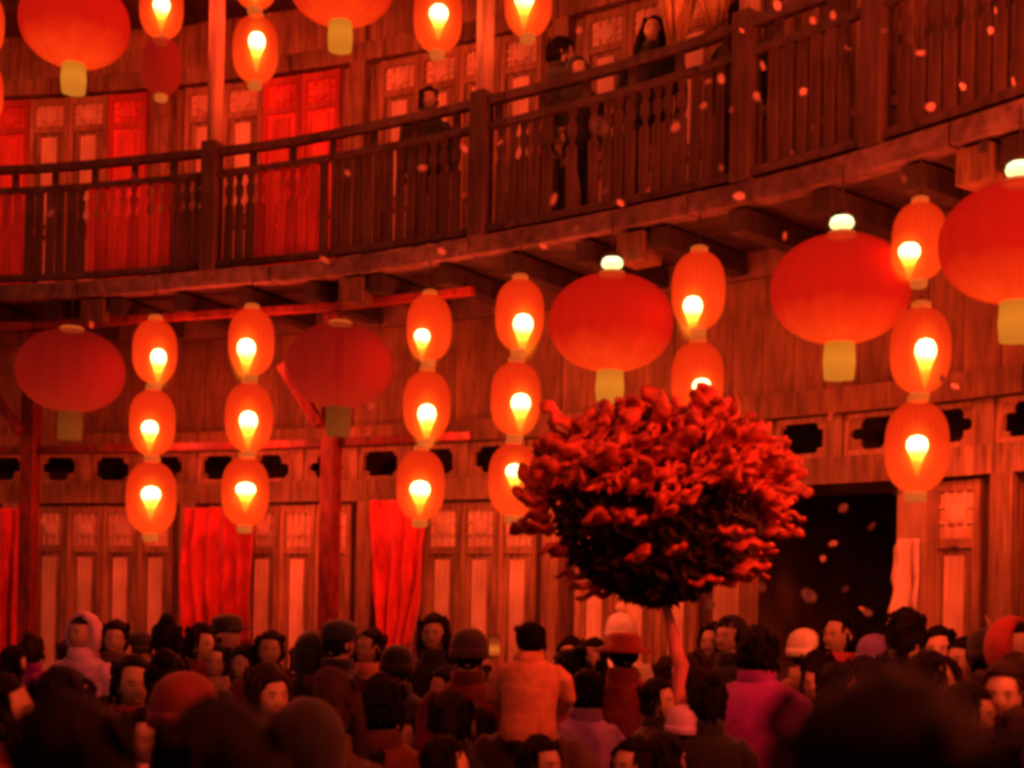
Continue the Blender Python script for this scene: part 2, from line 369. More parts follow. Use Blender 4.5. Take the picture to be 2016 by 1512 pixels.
low = leaf_meshes(LW - .01, Z_DT - .05, 'low'); up = leaf_meshes(.375, 2.02, 'up')
def place_leaf(ms, a, r, z, dark=False, red=False):
    o = hp(link('door_leaf', ms[0], **ring_el(a, r, z)))
    for me in ms[1:]:
        c = link(me.name.split('.')[0], me, o)
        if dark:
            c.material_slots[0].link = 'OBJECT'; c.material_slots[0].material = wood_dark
    if red:  # red light on these leaves is put into their colour
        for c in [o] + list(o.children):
            c.material_slots[0].link = 'OBJECT'; c.material_slots[0].material = red_lit_dim if c is o else red_lit
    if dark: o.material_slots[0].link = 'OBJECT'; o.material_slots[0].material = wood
    return o
wallpost_l = MB().box(-.07, .07, -.05, .12, 0, Z_DT - .002).mesh('door_post', wood)
a = hit(95, 1100, RL)[0] - 8 * 5 * LW / RL; k = 0
while a < A1:
    if not (a_dw0 - .5 * LW / RL < a < a_dw1 + .4 * LW / RL):
        if k % 5 == 4: hp(link('door_post', wallpost_l, **ring_el(a, RL - .02, 0)))
        elif A0 < a: place_leaf(low, a, RL, .03)
    a += LW / RL; k += 1
for aa in (a_dw0, a_dw1): hp(link('door_post', MB().box(-.1, .1, -.1, .14, 0, Z_DT - .002).mesh('door_post', wood_post), **ring_el(aa, RL - .02, 0)))
hbuild(MB().arc(A0, A1, RL - .02, RL + .06, 0, .03, 40), 'door_sill', wood_dark)
red_light_zw = [(hit(x0, 200, RW)[0], hit(x1, 200, RW)[0]) for x0, x1 in ((-60, 45), (205, 345), (480, 640))]  # stretches of gallery wall tinted as if under red light
upost = MB().box(-.075, .075, -.05, .1, 0, 2.5).mesh('wall_post', wood)
a = hit(20, 200, RW)[0] - 6 * 5 * .385 / RW; k = 0
a_shade = hit(1455, 60, RW)[0]  # past here the gallery shade is put into the leaves as dark wood
while a < A1:
    if k % 5 == 4: hp(link('wall_post', upost, **ring_el(a, RW, Z_FL)))
    elif A0 < a: place_leaf(up, a, RW, Z_FL + .02, dark=a > a_shade, red=any(p < a < q for p, q in red_light_zw))
    a += .385 / RW; k += 1
beam_run('gallery_head_beam', RW - .05, RW + .06, Z_FL + 2.05, Z_FL + 2.2, wood)
hbuild(MB().arc(A0, A1, RW + .01, RW + .05, Z_FL + 2.2, Z_FL2 - .1, 50), 'head_boards', wood)

# gallery posts and balustrade -----------------------------------------------------
post_px = [-360, -90, 160, 428, 700, 958, 1215, 1478, 1735, 1985]
gal_px = [428, 958, 1478, 1735]
pm = MB().lathe([(.062, 0), (.062, 2.5)], 14).mesh('gallery_post', wood_post, True)
pangs = [hit(px, 250, RB + .06)[0] for px in gal_px]
dA = pangs[1] - pangs[0]
allp = [pangs[0] - dA * 2, pangs[0] - dA] + pangs + [pangs[3] + radians(9) * j for j in range(1, 6)]
for a in allp:
    hp(link('gallery_post', pm, **ring_el(a, RB + .03, Z_FL + .016)))
    o = hp(link('newel_block', MB().box(-.062, .062, -.06, .06, 0, .995).mesh('newel_block', wood_dark), **ring_el(a, RB + .0, Z_FL + .017)))
RZ1, RZ2, RZ3 = .965, .79, .02
a = A0; step = radians(8)
while a < A1:
    hbuild(MB().arc(a + .0005, a + step - .0005, RB - .035, RB + .035, Z_FL + RZ1 - .055, Z_FL + RZ1, 5, wob=.015), 'top_rail', rail_grey)
    hbuild(MB().arc(a + .0005, a + step - .0005, RB - .025, RB + .025, Z_FL + RZ2 - .045, Z_FL + RZ2, 5, wob=.012), 'second_rail', rail_grey)
    hbuild(MB().arc(a + .0005, a + step - .0005, RB - .025, RB + .025, Z_FL + .04, Z_FL + .09, 5, wob=.01), 'bottom_rail', rail_grey)
    a += step
sp = MB().box(-.022, .022, -.018, .018, RZ2 + .001, RZ1 - .056).mesh('rail_spacer', rail_grey)
a = A0
while a < A1:
    hp(link('rail_spacer', sp, **ring_el(a, RB, Z_FL))); a += .36 / RB
def baluster(v):
    m = MB(); prof = [(.035, .091), (.035, .50), (.012, .525), (.012, .56), (.030, .59), (.030, .65), (.012, .675), (.022, .71), (.03, RZ2 - .046)]
    if v: prof = [(.033, .091), (.033, RZ2 - .046)]
    for (w0, z0), (w1, z1) in zip(prof, prof[1:]):
        m.add([(-w0, -.012, z0), (w0, -.012, z0), (w0, .012, z0), (-w0, .012, z0), (-w1, -.012, z1), (w1, -.012, z1), (w1, .012, z1), (-w1, .012, z1)],
              [(0, 1, 5, 4), (1, 2, 6, 5), (2, 3, 7, 6), (3, 0, 4, 7)])
    return m.mesh('baluster', rail_wood)
bal = [baluster(0), baluster(1)]
red_light_z = [(hit(x0, 450, RB)[0], hit(x1, 450, RB)[0]) for x0, x1 in ((-40, 42), (180, 345), (500, 632))]  # slats in these stretches are coloured for the red light on them
skipz = [(hit(x0, 300, RB)[0], hit(x1, 300, RB)[0]) for x0, x1 in ((1076, 1168), (1436, 1462))]
a = A0; k = 0
gap = .096 / RB
while a < A1:
    if any(p < a < q for p, q in skipz) and k % 2: a += gap; k += 1; continue
    if min(abs(a - q) for q in allp) > .011:
        o = hp(link('baluster', bal[0 if (k // 11) % 3 != 1 else 1], **ring_el(a + random.uniform(-.0004, .0004), RB, Z_FL)))
        o.rotation_euler[1] = random.uniform(-.012, .012)
        if any(p < a < q for p, q in red_light_z): o.material_slots[0].link = 'OBJECT'; o.material_slots[0].material = red_lit if k % 3 else red_lit_dim
    a += gap; k += 1

# ================================================================== RED TIMBER FRAME
rf = empty('red_timber_frame', ring(hit(350, 1000, RB + .2)[0], RB + .2, 0))
tag(rf, 'red painted post and beam frame with slanting braces before the ground floor doors', 'frame')
def rbuild(mb, name):
    o = mb.build(name, red_paint, None, bevel=.006); o.parent = rf; o.matrix_parent_inverse = Matrix.Translation(-rf.location); return o
pa = [hit(x, 1000, RB + .2)[0] for x in (-540, 58, 650)]
ztop = hit(700, 600, RB + .2)[1]; zmid = hit(420, 880, RB + .2)[1]
for a in pa:
    m = MB().box(-.06, .06, -.06, .06, 0, ztop - .06); o = link('frame_post', m.mesh('frame_post', red_paint), loc=ring(a, RB + .2, 0), rotz=-a, bevel=.006)
    o.parent = rf; o.matrix_parent_inverse = Matrix.Translation(-rf.location)
    zb = hit(650, 835, RB + .1)[1]
    t = Vector((cos(a), -sin(a), 0))
    rbuild(MB().bar(ring(a, RB + .12, zb) - t * .05, ring(a, RB + .05, zb + .46) - t * .36, .04), 'slanting_brace')
for p, q in zip(pa, pa[1:] + [hit(930, 600, RB + .2)[0]]):
    rbuild(MB().bar(ring(p, RB + .2, ztop), ring(q, RB + .2, ztop), .035, .03), 'top_beam')
    rbuild(MB().bar(ring(p, RB + .22, zmid), ring(q, RB + .22, zmid), .025, .03), 'cross_beam')

# ================================================================== LANTERNS
RLn = RB - .16
def prof_capsule(R, H, e, n=18, neck=.055):
    out = []
    for i in range(n + 1):
        t = -1 + 2 * i / n; t = math.copysign(1 - (1 - abs(t)) ** 1.6, t) if abs(t) > .0 else 0
        r = R * max(0, 1 - abs(t) ** e) ** (1 / 2.1); out.append((max(r, neck), t * H))
    return out
rib24 = lambda t, z: 1 + .014 * cos(26 * t)
rib16 = lambda t, z: 1 + .010 * abs(cos(9 * t)) - .005
sh_small = MB().lathe(prof_capsule(.178, .265, 2.7), 104, rib24).mesh('shell', small_skin, True)
sh_big = MB().lathe(prof_capsule(.455, .355, 2.15, 22, neck=.10), 72, rib16).mesh('shell', big_skin, True)
def ringtube(R, z, r=.004, n=24):
    m = MB(); m.tube([(R * cos(2 * pi * i / n), R * sin(2 * pi * i / n), z) for i in range(n + 1)], r, 5, False); return m
cap_b = MB().lathe([(.0, -.315), (.045, -.315), (.058, -.30), (.06, -.262), (.05, -.255)], 18).mesh('bottom_collar', amber_cap, True)
cap_t = MB().lathe([(.05, .255), (.06, .262), (.058, .29), (.04, .30), (.0, .30)], 18).mesh('top_collar', amber_cap, True)
drop = MB().lathe([(.001, -.225), (.012, -.20), (.026, -.14), (.046, -.07), (.064, -.025), (.070, .005), (.064, .038), (.044, .064), (.001, .077)], 20).mesh('lamp', bulb_m, True)
glo = MB().ell((0, 0, 0), .145, .145, .25, 20, 14).mesh('lamp_glow', glow_m, True)
fringe = MB()
fringe.lathe([(.0, -.345), (.085, -.345), (.10, -.36), (.10, -.39), (.09, -.395)], 24)
for k in range(44):
    t = 2 * pi * k / 44; fringe.tube([(.092 * cos(t), .092 * sin(t), -.385), (.098 * cos(t + .02), .098 * sin(t + .02), -.48), (.090 * cos(t), .090 * sin(t), -.585 - .004 * (k % 3))], [.008, .0085, .007], 6)
fringe.lathe([(.086, -.39), (.090, -.48), (.082, -.575), (.06, -.585), (.0, -.585)], 24)
fringe_m = fringe.mesh('gold_fringe', gold_glow)
crown_b = MB().lathe([(.10, .345), (.105, .36), (.085, .378), (.0, .378)], 24).mesh('top_collar', amber_cap, True)
ledcap = MB().lathe([(.0, .40), (.05, .40), (.072, .412), (.080, .436), (.07, .465), (.042, .485), (.0, .49)], 24).mesh('led_cap', led_m, True)
led_sh = MB().lathe([(.0, .492), (.05, .487), (.08, .47), (.07, .50), (.03, .52), (.0, .52)], 24).mesh('lamp_holder', wire_m, True)

def lamp(parent, loc, power, col, size):
    l = bpy.data.lights.new('lantern_light', 'POINT'); l.energy = power; l.color = col; l.shadow_soft_size = size
    o = bpy.data.objects.new('lantern_light', l); COL.objects.link(o); o.parent = parent; o.location = loc
def cord(parent, z0, z1, r=.006):
    return MB().tube([(0, 0, z0), (.004, 0, (z0 + z1) / 2), (0, 0, z1)], r, 6).build('cord', wire_m, parent)
def small_lantern(px, py, wpx, label, core=None, cord_to=None, lit=True, col=None, pos=None, tilt=0.0, power=None, sz=1.0, gname='oval red lanterns hung in strings'):
    if pos is None:
        a, z = hit(px, py, RLn); pos = ring(a, RLn, z); s = wpx / (FPX / pos.y) / .356
    else: s = sz
    o = empty('oval_lantern', pos, random.uniform(0, 6)); o.scale = (s, s, s); o.rotation_euler[1] = tilt
    tag(o, label, 'lantern', gname)
    sh = link('shell', sh_small, o)
    link('top_collar', cap_t, o); link('bottom_collar', cap_b, o)
    off = Vector((0, 0, -.03))
    if core:
        k = pos.y / FPX / s
        w3 = Vector(((core[0] - px) * k * .8, 0, -(core[1] - py) * k)); rz = o.rotation_euler[2]
        off = Vector((w3.x * cos(-rz), w3.x * sin(-rz), w3.z))
    if lit:
        lm = link('lamp', drop, o, off); lm.scale = (random.uniform(.86, 1.1),) * 2 + (random.uniform(.78, 1.12),); link('lamp_glow', glo, lm, (0, 0, -.025))
        lamp(o, off, (power or SMALL_W) * STR, col or WARM, .05)
    else:
        for n in (sh,): n.material_slots[0].link = 'OBJECT'; n.material_slots[0].material = small_skin_off
    if cord_to: cord(o, .30, .30 + cord_to / s)
    return o
def big_lantern(px, py, rpx, label, lit=True, led=True, cord_to=.3, pos=None, col=None, power=None, sz=1.0):
    if pos is None:
        a, z = hit(px, py, RLn); pos = ring(a, RLn, z); s = rpx * pos.y / FPX / .455
    else: s = sz
    o = empty('round_lantern', pos, random.uniform(0, 6)); o.scale = (s, s, s); tag(o, label, 'lantern', 'big flattened red lanterns')
    sh = link('shell', sh_big, o); fr_ = link('gold_fringe', fringe_m, o); link('top_collar', crown_b, o)
    if not lit:
        sh.material_slots[0].link = 'OBJECT'; sh.material_slots[0].material = big_skin_dim
        fr_.material_slots[0].link = 'OBJECT'; fr_.material_slots[0].material = gold_dim
    else: lamp(o, (0, 0, -.12), (power or BIG_W), col or WARM, .12)
    if led: link('led_cap', ledcap, o); link('lamp_holder', led_sh, o)
    cord(o, .38 if not led else .52, (.52 if led else .38) + cord_to)
    return o
# visible strings:  (centre x, y, width, lamp x, lamp y) from top to bottom
S = {
 's1': ([(305, 692, 85, 314, 706), (300, 832, 88, 294, 845), (298, 980, 97, 297, 975)], 'lower string at far left', .25, REDC, 120),
 's2': ([(495, 673, 89, 483, 688), (490, 822, 92, 489, 830), (483, 968, 92, 484, 965)], 'string before the wide red door cloth', .2, REDC, 130),
 's3': ([(845, 645, 88, 828, 664), (840, 798, 92, 841, 817), (828, 955, 94, 827, 965)], 'string before the narrow red door cloth', .2, WARM, 130),
 's4': ([(1023, 620, 95, 1032, 640), (1015, 785, 98, 1028, 795), (1010, 945, 97, 1014, 930)], 'string just left of the blossom tree crown', .2, WARM, 110),
 's5': ([(1375, 572, 104, 1362, 605), (1373, 748, 102, 1384, 762)], 'string dipping behind the top of the blossom tree', .2, WARM, 110),
 's6': ([(1810, 475, 104, 1786, 497), (1812, 690, 115, 1825, 692), (1805, 880, 122, 1806, 878)], 'right hand string beside the two big round lanterns', .2, WARM, 110),
}
names3 = ['top', 'middle', 'bottom']
for key, (lst, where, ct, col, pw) in S.items():
    for i, (x, y, wd, cx_, cy_) in enumerate(lst):
        nm = names3[i] if len(lst) == 3 else ['upper', 'lower'][i]
        small_lantern(x, y, wd, f'glowing oval lantern, {nm} one, {where}', core=(cx_, cy_), cord_to=ct if i == 0 else .03, col=col, power=pw)
# upper row
small_lantern(318, 14, 84, 'glowing oval lantern cut by the top edge right of the top left round lantern', core=(318, 12), cord_to=.4, col=REDC, power=130)
small_lantern(318, 132, 76, 'dark unlit oval lantern hanging under a glowing one at upper left', lit=False, cord_to=.02)
small_lantern(503, -48, 88, 'oval lantern mostly above the frame over another by the left gallery post', cord_to=.3, col=REDC, power=120)
small_lantern(503, 98, 88, 'glowing oval lantern right of the left gallery post, above the railing', core=(506, 84), cord_to=.02, col=REDC, power=130)
small_lantern(862, 32, 95, 'glowing oval lantern at the top left of the middle gallery post', core=(864, 28), cord_to=.4, power=110)
small_lantern(1040, 2, 93, 'glowing oval lantern at the top right of the middle gallery post', core=(1030, -3), cord_to=.4, power=110)
small_lantern(-38, 45, 88, 'oval lantern at the top left corner, only its right rim in frame', cord_to=.4, col=REDC)
small_lantern(-40, 180, 88, 'oval lantern on the left edge under the corner one', cord_to=.02, col=REDC)
# big ones
big_lantern(147, 45, 106, 'big round red lantern with gold fringe at the top left', led=False, col=REDC, power=130)
big_lantern(672, -38, 106, 'big round lantern cut by the top edge, only its belly and gold fringe in frame', led=False, power=120)
big_lantern(140, 730, 104, 'dim big round lantern at the left, above the doors', lit=False, led=False)
big_lantern(668, 720, 106, 'darkest big round lantern, its red skin showing the slanting brace', lit=False, led=False)
big_lantern(1203, 636, 122, 'big round red lantern with white lamp on top above the blossom tree')
big_lantern(1655, 570, 136, 'big round red lantern right of centre, partly behind the right string')
big_lantern(2004, 478, 150, 'largest round red lantern, cut by the right edge')
ORD = ['nearest', 'second', 'third', 'fourth', 'fifth', 'sixth', 'seventh', 'eighth']
# unseen lanterns added along the ring beyond the view, for their light
aS = hit(140, 730, RLn)[0]; dS = hit(670, 720, RLn)[0] - aS
zb, zs = hit(140, 730, RLn)[1], hit(300, 832, RLn)[1]; zub, zus = zb + 2.6, zs + 2.7
for j, (a, big) in enumerate([(aS - dS * .33 * i, i % 3 == 0) for i in range(2, 7)]):
    for z, l in ((zs if not big else zb, 'lower'), (zus if not big else zub, 'upper')):
        if big: big_lantern(0, 0, 0, f'unseen round red lantern beyond the left edge, {ORD[j]} from it in the {l} row', pos=ring(a, RLn, z), led=False, col=REDC)
        else: small_lantern(0, 0, 0, f'unseen oval red lantern beyond the left edge, {ORD[j]} from it in the {l} row', pos=ring(a, RLn, z), cord_to=.5, col=REDC, power=90)
aR = hit(2004, 478, RLn)[0]
for j in range(1, 8):
    a = aR + radians(6.6) * j; big = j % 3 == 0
    for z, l in ((zs if not big else zb, 'lower'), (zus if not big else zub, 'upper')):
        if big: big_lantern(0, 0, 0, f'unseen round red lantern beyond the right edge, {ORD[j - 1]} from it in the {l} row', pos=ring(a, RLn, z), power=FAR_W)
        else: small_lantern(0, 0, 0, f'unseen oval red lantern beyond the right edge, {ORD[j - 1]} from it in the {l} row', pos=ring(a, RLn, z), cord_to=.5, power=FAR_W)
for x in (1203, 1375, 1560, 1655, 1812):
    a = hit(x, 600, RLn)[0]; z = zus + .05
    if x in (1203, 1655): big_lantern(0, 0, 0, 'unseen round red lantern above the top edge, over the ' + {1203: 'round one by the tree', 1655: 'round one right of centre'}[x], pos=ring(a, RLn, zub + .05), power=30)
    else: small_lantern(0, 0, 0, 'unseen oval red lantern above the top edge, over the ' + {1375: 'blossom tree', 1560: 'dark doorway', 1812: 'right string'}[x], pos=ring(a, RLn, z), cord_to=.5, power=50)

# unseen lantern lines added over the courtyard to light the crowd and tree
for i, (x, y, z) in enumerate([(-3.2, 3.6, 5.3), (-1.2, 3.3, 4.8), (.7, 2.6, 4.6), (2.3, 3.3, 4.4), (3.1, 4.3, 4.45), (-2.2, -1.0, 5.6), (0.2, -1.6, 5.4), (2.6, -1.0, 5.6)]):
    big_lantern(0, 0, 0, ['westmost', 'second', 'third', 'fourth', 'eastmost', 'left rear', 'middle rear', 'right rear'][i] + ' round lantern of the unseen lines added over the courtyard as fill light',
                pos=Vector((x, y, z)), led=False, power=COURT_FILL_W * (14 if x > 2 and y > 3 else 4.5 if y > 2 and x > -2 else 1), col=WARM if x > -1.5 else REDC, cord_to=.6)
for (p, q) in (((-8, 3.6, 6.0), (4.3, 3.8, 5.6)), ((-8, -1.0, 6.6), (4.2, -1.0, 6.5))):
    p = Vector(p); q = Vector(q); mc = MB().tube([p.lerp(q, i / 16) - Vector((0, 0, .45 * sin(pi * i / 16))) for i in range(17)], .006, 6)
    tag(mc.build('added_lantern_cable', wire_m), 'thin black cable added over the courtyard for the unseen lanterns, ' + ('nearer the gallery' if p.y > 0 else 'behind the viewer'), 'cable')

# ================================================================== CLOTHS
def cloth(px0, px1, py0, py1, label, name='door_cloth', m=red_cloth, taper=0.0, folds=7, r=RL - .2, seed=1, group='red cloths over the doors', cat='cloth', round_tl=0.0):
    a0, z1 = hit(px0, py0, r); a1, _ = hit(px1, py0, r); _, z0 = hit((px0 + px1) / 2, py1, r)
    nx, nz = 60, 36; v = []; f = []; am = (a0 + a1) / 2; wd = (a1 - a0) * r
    for j in range(nz + 1):
        t = j / nz
        for i in range(nx + 1):
            s = i / nx - .5; ww = wd * (1 - taper * t ** 2 * .6)
            x = s * ww + .012 * noise.noise((s * 4, t * 2, seed))
            y = .075 * sin(s * folds * 2 * pi + 2 * noise.noise((s * 2, t * 1.6, seed + 5))) * (.35 + .65 * t) + .05 * noise.noise((s * 5, t * 3, seed * 3.1))
            z = z1 + (z0 - z1) * t - (.07 * taper * (.25 - s * s) * 4 * t) + .02 * noise.noise((s * 9, seed, 0)) * t
            if round_tl: z -= round_tl * max(0, -s * 2) ** 2.2 * (1 - t)
            v.append((x, y, z))
    for j in range(nz):
        for i in range(nx):
            o = j * (nx + 1) + i; f.append((o, o + 1, o + nx + 2, o + nx + 1))
    me = MB().add(v, f).mesh(name, m, True)
    P = ring(am, r, 0); o = link(name, me, loc=P, rotz=-am)
    sm = o.modifiers.new('thick', 'SOLIDIFY'); sm.thickness = .006
    return tag(o, label, cat, group)
cloth(352, 500, 1000, 1262, 'wide red cloth with figure folds hanging over the doors at left', seed=2, folds=5.5)
cloth(728, 842, 985, 1268, 'narrow red cloth gathered at its foot, under the third lantern string', seed=5, taper=.7, folds=4)
cloth(-60, 40, 1000, 1300, 'red cloth hanging at the left edge behind the frame post', seed=9, folds=4)
cloth(1758, 1812, 1062, 1235, 'pale pinkish cloth hanging at the right side of the dark doorway', name='pale_cloth', m=pale_cloth, seed=12, folds=1.2, group=None, round_tl=.12, r=RL - .16)
# pale bundles hanging under the gallery roof
def bundle(px, py0, py1, wpx, label, seed):
    a, z1 = hit(px, py0, RB + .25); _, z0 = hit(px, py1, RB + .25); P = ring(a, RB + .25, z0); s = P.y / FPX; h = z1 - z0 + .35
    o = empty('straw_bundle', P); tag(o, label, 'bundle', 'pale bundles hung from the gallery roof')
    m = MB(); R = wpx * s / 2
    for k in range(34):
        t = random.uniform(0, 2 * pi); rr = R * sqrt(random.random()); L = h * random.uniform(.75, 1)
        top = Vector((rr * cos(t) * .5, rr * sin(t) * .5, h)); bot = Vector((rr * cos(t) * .45, rr * sin(t) * .45, h - L))
        mid = Vector((rr * cos(t) * 1.25, rr * sin(t) * 1.25, h * .55))
        m.tube([top, (top + mid) / 2 + Vector((rr * cos(t) * .3, rr * sin(t) * .3, 0)), mid, (mid + bot) / 2, bot], [.01, .022, .028, .022, .008], 6)
    m.build('stalks', straw, o, True)
    MB().lathe([(R * .62, h - .08), (R * .66, h - .06), (R * .62, h - .04)], 16).build('tie', wire_m, o)
    cord(o, h - .02, h + .5)
bundle(1332, 0, 106, 62, 'longer pale straw bundle hanging over the gallery rail', 1)
bundle(1410, 0, 70, 60, 'shorter pale straw bundle hanging beside the right gallery post', 2)

# ================================================================== BLOSSOM TREE
TD = 5.6
tb = at(1335, 1370, TD); tree = empty('red_blossom_tree', (tb.x, TD, 0))
tag(tree, 'dome crowned tree of curled red petals on a thin pinkish trunk in the crowd', 'tree')
cc = at(1294, 975, TD) - Vector((tb.x, TD, 0)); SX = 240 / FPX * TD
def rel(px, py, dy=0): return at(px, py, TD) - Vector((tb.x, TD, 0)) + Vector((0, dy, 0))
MB().tube([(0, 0, 0), (.03, 0, .5), (-.02, 0, .9), rel(1340, 1400), rel(1336, 1350), rel(1342, 1310), rel(1330, 1280), rel(1322, 1235), rel(1313, 1200), rel(1326, 1150), rel(1312, 1090)],
          [.07, .055, .045, .027, .025, .030, .031, .022, .020, .024, .022], 12).build('trunk', bark, tree, True)
bm_ = MB()
for k in range(13):
    t = 2 * pi * k / 13 + .3; e = Vector((cos(t) * SX * .8, sin(t) * SX * .7, random.uniform(-.05, .22)))
    s0 = rel(1312, 1110); bm_.tube([s0, s0.lerp(cc + e, .5) + Vector((0, 0, -.05)), cc + e], [.018, .012, .006], 7)
bm_.build('limbs', bark, tree, True)
def crown_pt(u, v):                                      # u azimuth, v 0 = rim .. 1 = top
    R = SX * (cos(v * pi / 2) ** .75)
    H = .30 * sin(v * pi / 2)
    lop = 1 + .06 * sin(3 * u + 1) + .05 * sin(5 * u)
    return Vector((R * cos(u) * lop, R * sin(u) * .85 * lop, H + .02 * sin(4 * u)))
# dark inner foliage
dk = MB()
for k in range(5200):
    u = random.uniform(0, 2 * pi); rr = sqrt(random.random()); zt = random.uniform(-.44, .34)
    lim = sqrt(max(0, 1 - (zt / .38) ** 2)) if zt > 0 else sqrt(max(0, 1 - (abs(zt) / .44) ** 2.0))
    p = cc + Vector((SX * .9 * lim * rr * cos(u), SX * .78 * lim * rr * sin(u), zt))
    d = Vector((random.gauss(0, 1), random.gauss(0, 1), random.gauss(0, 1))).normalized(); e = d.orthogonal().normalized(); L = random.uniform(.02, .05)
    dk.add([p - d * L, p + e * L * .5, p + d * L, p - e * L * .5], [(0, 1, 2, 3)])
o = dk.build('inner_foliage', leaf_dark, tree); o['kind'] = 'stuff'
sm_ = MB()
for k in range(1500):                                    # small loose petals between the big ones
    u = random.uniform(0, 2 * pi); v = random.random() ** 1.3; p = cc + crown_pt(u, v * .97) * random.uniform(.86, 1.04)
    d_ = Vector((random.gauss(.6, .5), random.gauss(0, .5), random.gauss(.3, .4))).normalized(); e_ = d_.orthogonal().normalized(); L_ = random.uniform(.018, .036); n2 = d_.cross(e_) * L_ * .4
    sm_.add([p - d_ * L_, p + e_ * L_ * .45 + n2, p + d_ * L_ + n2 * 1.6, p - e_ * L_ * .45 + n2, p + n2 * .2], [(0, 1, 4), (1, 2, 4), (2, 3, 4), (3, 0, 4)])
o = sm_.build('small_petals', petal_m, tree); o['kind'] = 'stuff'
# curled petals: thick strips bent into a hook
def petal_mesh(seed):
    rnd = random.Random(seed); m = MB(); pts = []; rad = []
    n = 11; curl = rnd.uniform(1.8, 4.6); L = rnd.uniform(.14, .21); x = z = 0; th = rnd.uniform(-.3, .4)
    for i in range(n):
        pts.append((x, .012 * sin(i * 1.1 + seed), z)); th += curl / n * (i / n * 1.6); x += L / n * cos(th); z += L / n * sin(th)
        t = i / (n - 1); rad.append(.008 + .026 * sin(pi * min(1, t * .62 + .22)) * (1.0 + .25 * sin(i * 2.1 + seed)))
    m.tube(pts, rad, 12, True, 0, rnd.uniform(.34, .55))
    m.v = [tuple(Vector(q) + Vector((0, 1, 1)) * .007 * noise.noise(Vector(q) * 38)) for q in m.v]; return m.mesh('petal', petal_m, True)
pms = [petal_mesh(s) for s in range(9)]
def put_petal(p, direction, up, s):
    o = link('petal', random.choice(pms), tree)
    x = direction.normalized(); z = (up - x * up.dot(x)).normalized(); y = z.cross(x)
    R = Matrix((x, y, z)).transposed().to_4x4(); o.matrix_local = Matrix.Translation(p) @ R @ Matrix.Scale(s, 4)
cnt = 0
for k in range(228):                                     # dome
    v = (k / 228) ** 1.05; u = k * 2.39996; v = min(.97, v * .98 + random.uniform(-.03, .03))
    v = max(0, v); p = cc + crown_pt(u, v) + Vector((0, 0, random.uniform(-.03, .02)))
    nrm = (crown_pt(u, v) + Vector((0, 0, .05))).normalized()
    tng = Vector((.8, -.1, .45)) + Vector((random.gauss(0, .38), random.gauss(0, .38), random.gauss(0, .34)))
    put_petal(p - nrm * .03, tng * random.choice((1, 1, -1)), nrm, random.uniform(.8, 1.2)); cnt += 1
for k in range(46):                                       # scattered under the dome
    u = random.uniform(0, 2 * pi); zt = random.uniform(-.40, -.02); lim = sqrt(max(.02, 1 - (abs(zt) / .45) ** 2.0))
    p = cc + Vector((SX * .95 * lim * cos(u), SX * .8 * lim * sin(u), zt)); nrm = Vector((cos(u), sin(u), -.1)).normalized()
    put_petal(p, Vector((cos(u + 1.2), sin(u + 1.2), random.uniform(-.2, .5))), nrm, random.uniform(.75, 1.15)); cnt += 1
MB().lathe([(.0, 0), (.19, 0), (.2, .05), (.15, .3), (.17, .34), (.0, .3)], 20).build('pot', wood_dark, tree, True)

KT = 1.162                                                # the tree stands a little farther into the courtyard
tree.scale = (KT,) * 3; tree.location = (tb.x * KT, TD * KT, CAMZ * (1 - KT)); tb = Vector((tb.x * KT, 0, 0)); TD *= KT

# ================================================================== PEOPLE
def fmat(name, c, rough=.8, sheen=.2, bump=.3, sc_=(5, 5, 5)): return mat(name, c, tuple(x * .62 for x in c), rough=rough, scale=sc_, bump=bump, sheen=sheen)
skin_m = mat('skin', (.50, .31, .23), (.36, .21, .15), rough=.5, scale=(3, 3, 3), bump=.03)
hair_m = mat('black_hair', (.010, .007, .007), (.004, .003, .003), rough=.6, scale=(60, 60, 5), bump=.6, spec=.08)
brown_hair = mat('brown_hair', (.035, .017, .012), (.015, .008, .006), rough=.6, scale=(60, 60, 5), bump=.5, spec=.12)
COATS = {'black': (.014, .012, .012), 'charcoal': (.035, .03, .03), 'navy': (.016, .018, .04), 'dark brown': (.07, .035, .025), 'maroon': (.12, .015, .02),
         'pale pink': (.72, .42, .75), 'cream': (.72, .6, .5), 'orange brown': (.60, .22, .11), 'magenta': (.34, .018, .40), 'crimson': (.36, .03, .035),
         'dusty purple': (.22, .11, .42), 'tan': (.4, .24, .15), 'dark red': (.2, .02, .02), 'grey': (.15, .13, .13)}
coat_m = {k: fmat('coat_' + k.replace(' ', '_'), c) for k, c in COATS.items()}
trou_m = fmat('dark_trousers', (.05, .045, .05)); shoe_m = fmat('shoe_leather', (.04, .03, .03), rough=.4)

def head_fn(q):
    x, y, z = q.x, q.y, q.z
    if z < 0: k = 1 - .38 * (-z) ** 1.4; x *= k; y = y * (1 - .22 * (-z) ** 1.5) - .06 * z * (-1 if y < 0 else .3) * 0
    if y > 0: y *= 1.08                        # back of the skull
    fx = abs(q.x)
    if q.y < -.2:
        y -= .16 * math.exp(-((q.x / .13) ** 2)) * math.exp(-(((q.z + .12) / .17) ** 2))      # nose
        y += .085 * math.exp(-(((fx - .36) / .17) ** 2)) * math.exp(-(((q.z - .10) / .13) ** 2))  # eye sockets
        y -= .05 * math.exp(-(((q.z - .27) / .10) ** 2)) * (fx < .6)                               # brow
        y -= .05 * math.exp(-((q.x / .24) ** 2)) * math.exp(-(((q.z + .50) / .09) ** 2))           # lips
        y -= .07 * math.exp(-((q.x / .26) ** 2)) * math.exp(-(((q.z + .84) / .16) ** 2))           # chin
        y -= .03 * math.exp(-(((fx - .5) / .2) ** 2)) * math.exp(-(((q.z + .15) / .2) ** 2))       # cheeks
    return Vector((x, y, z))
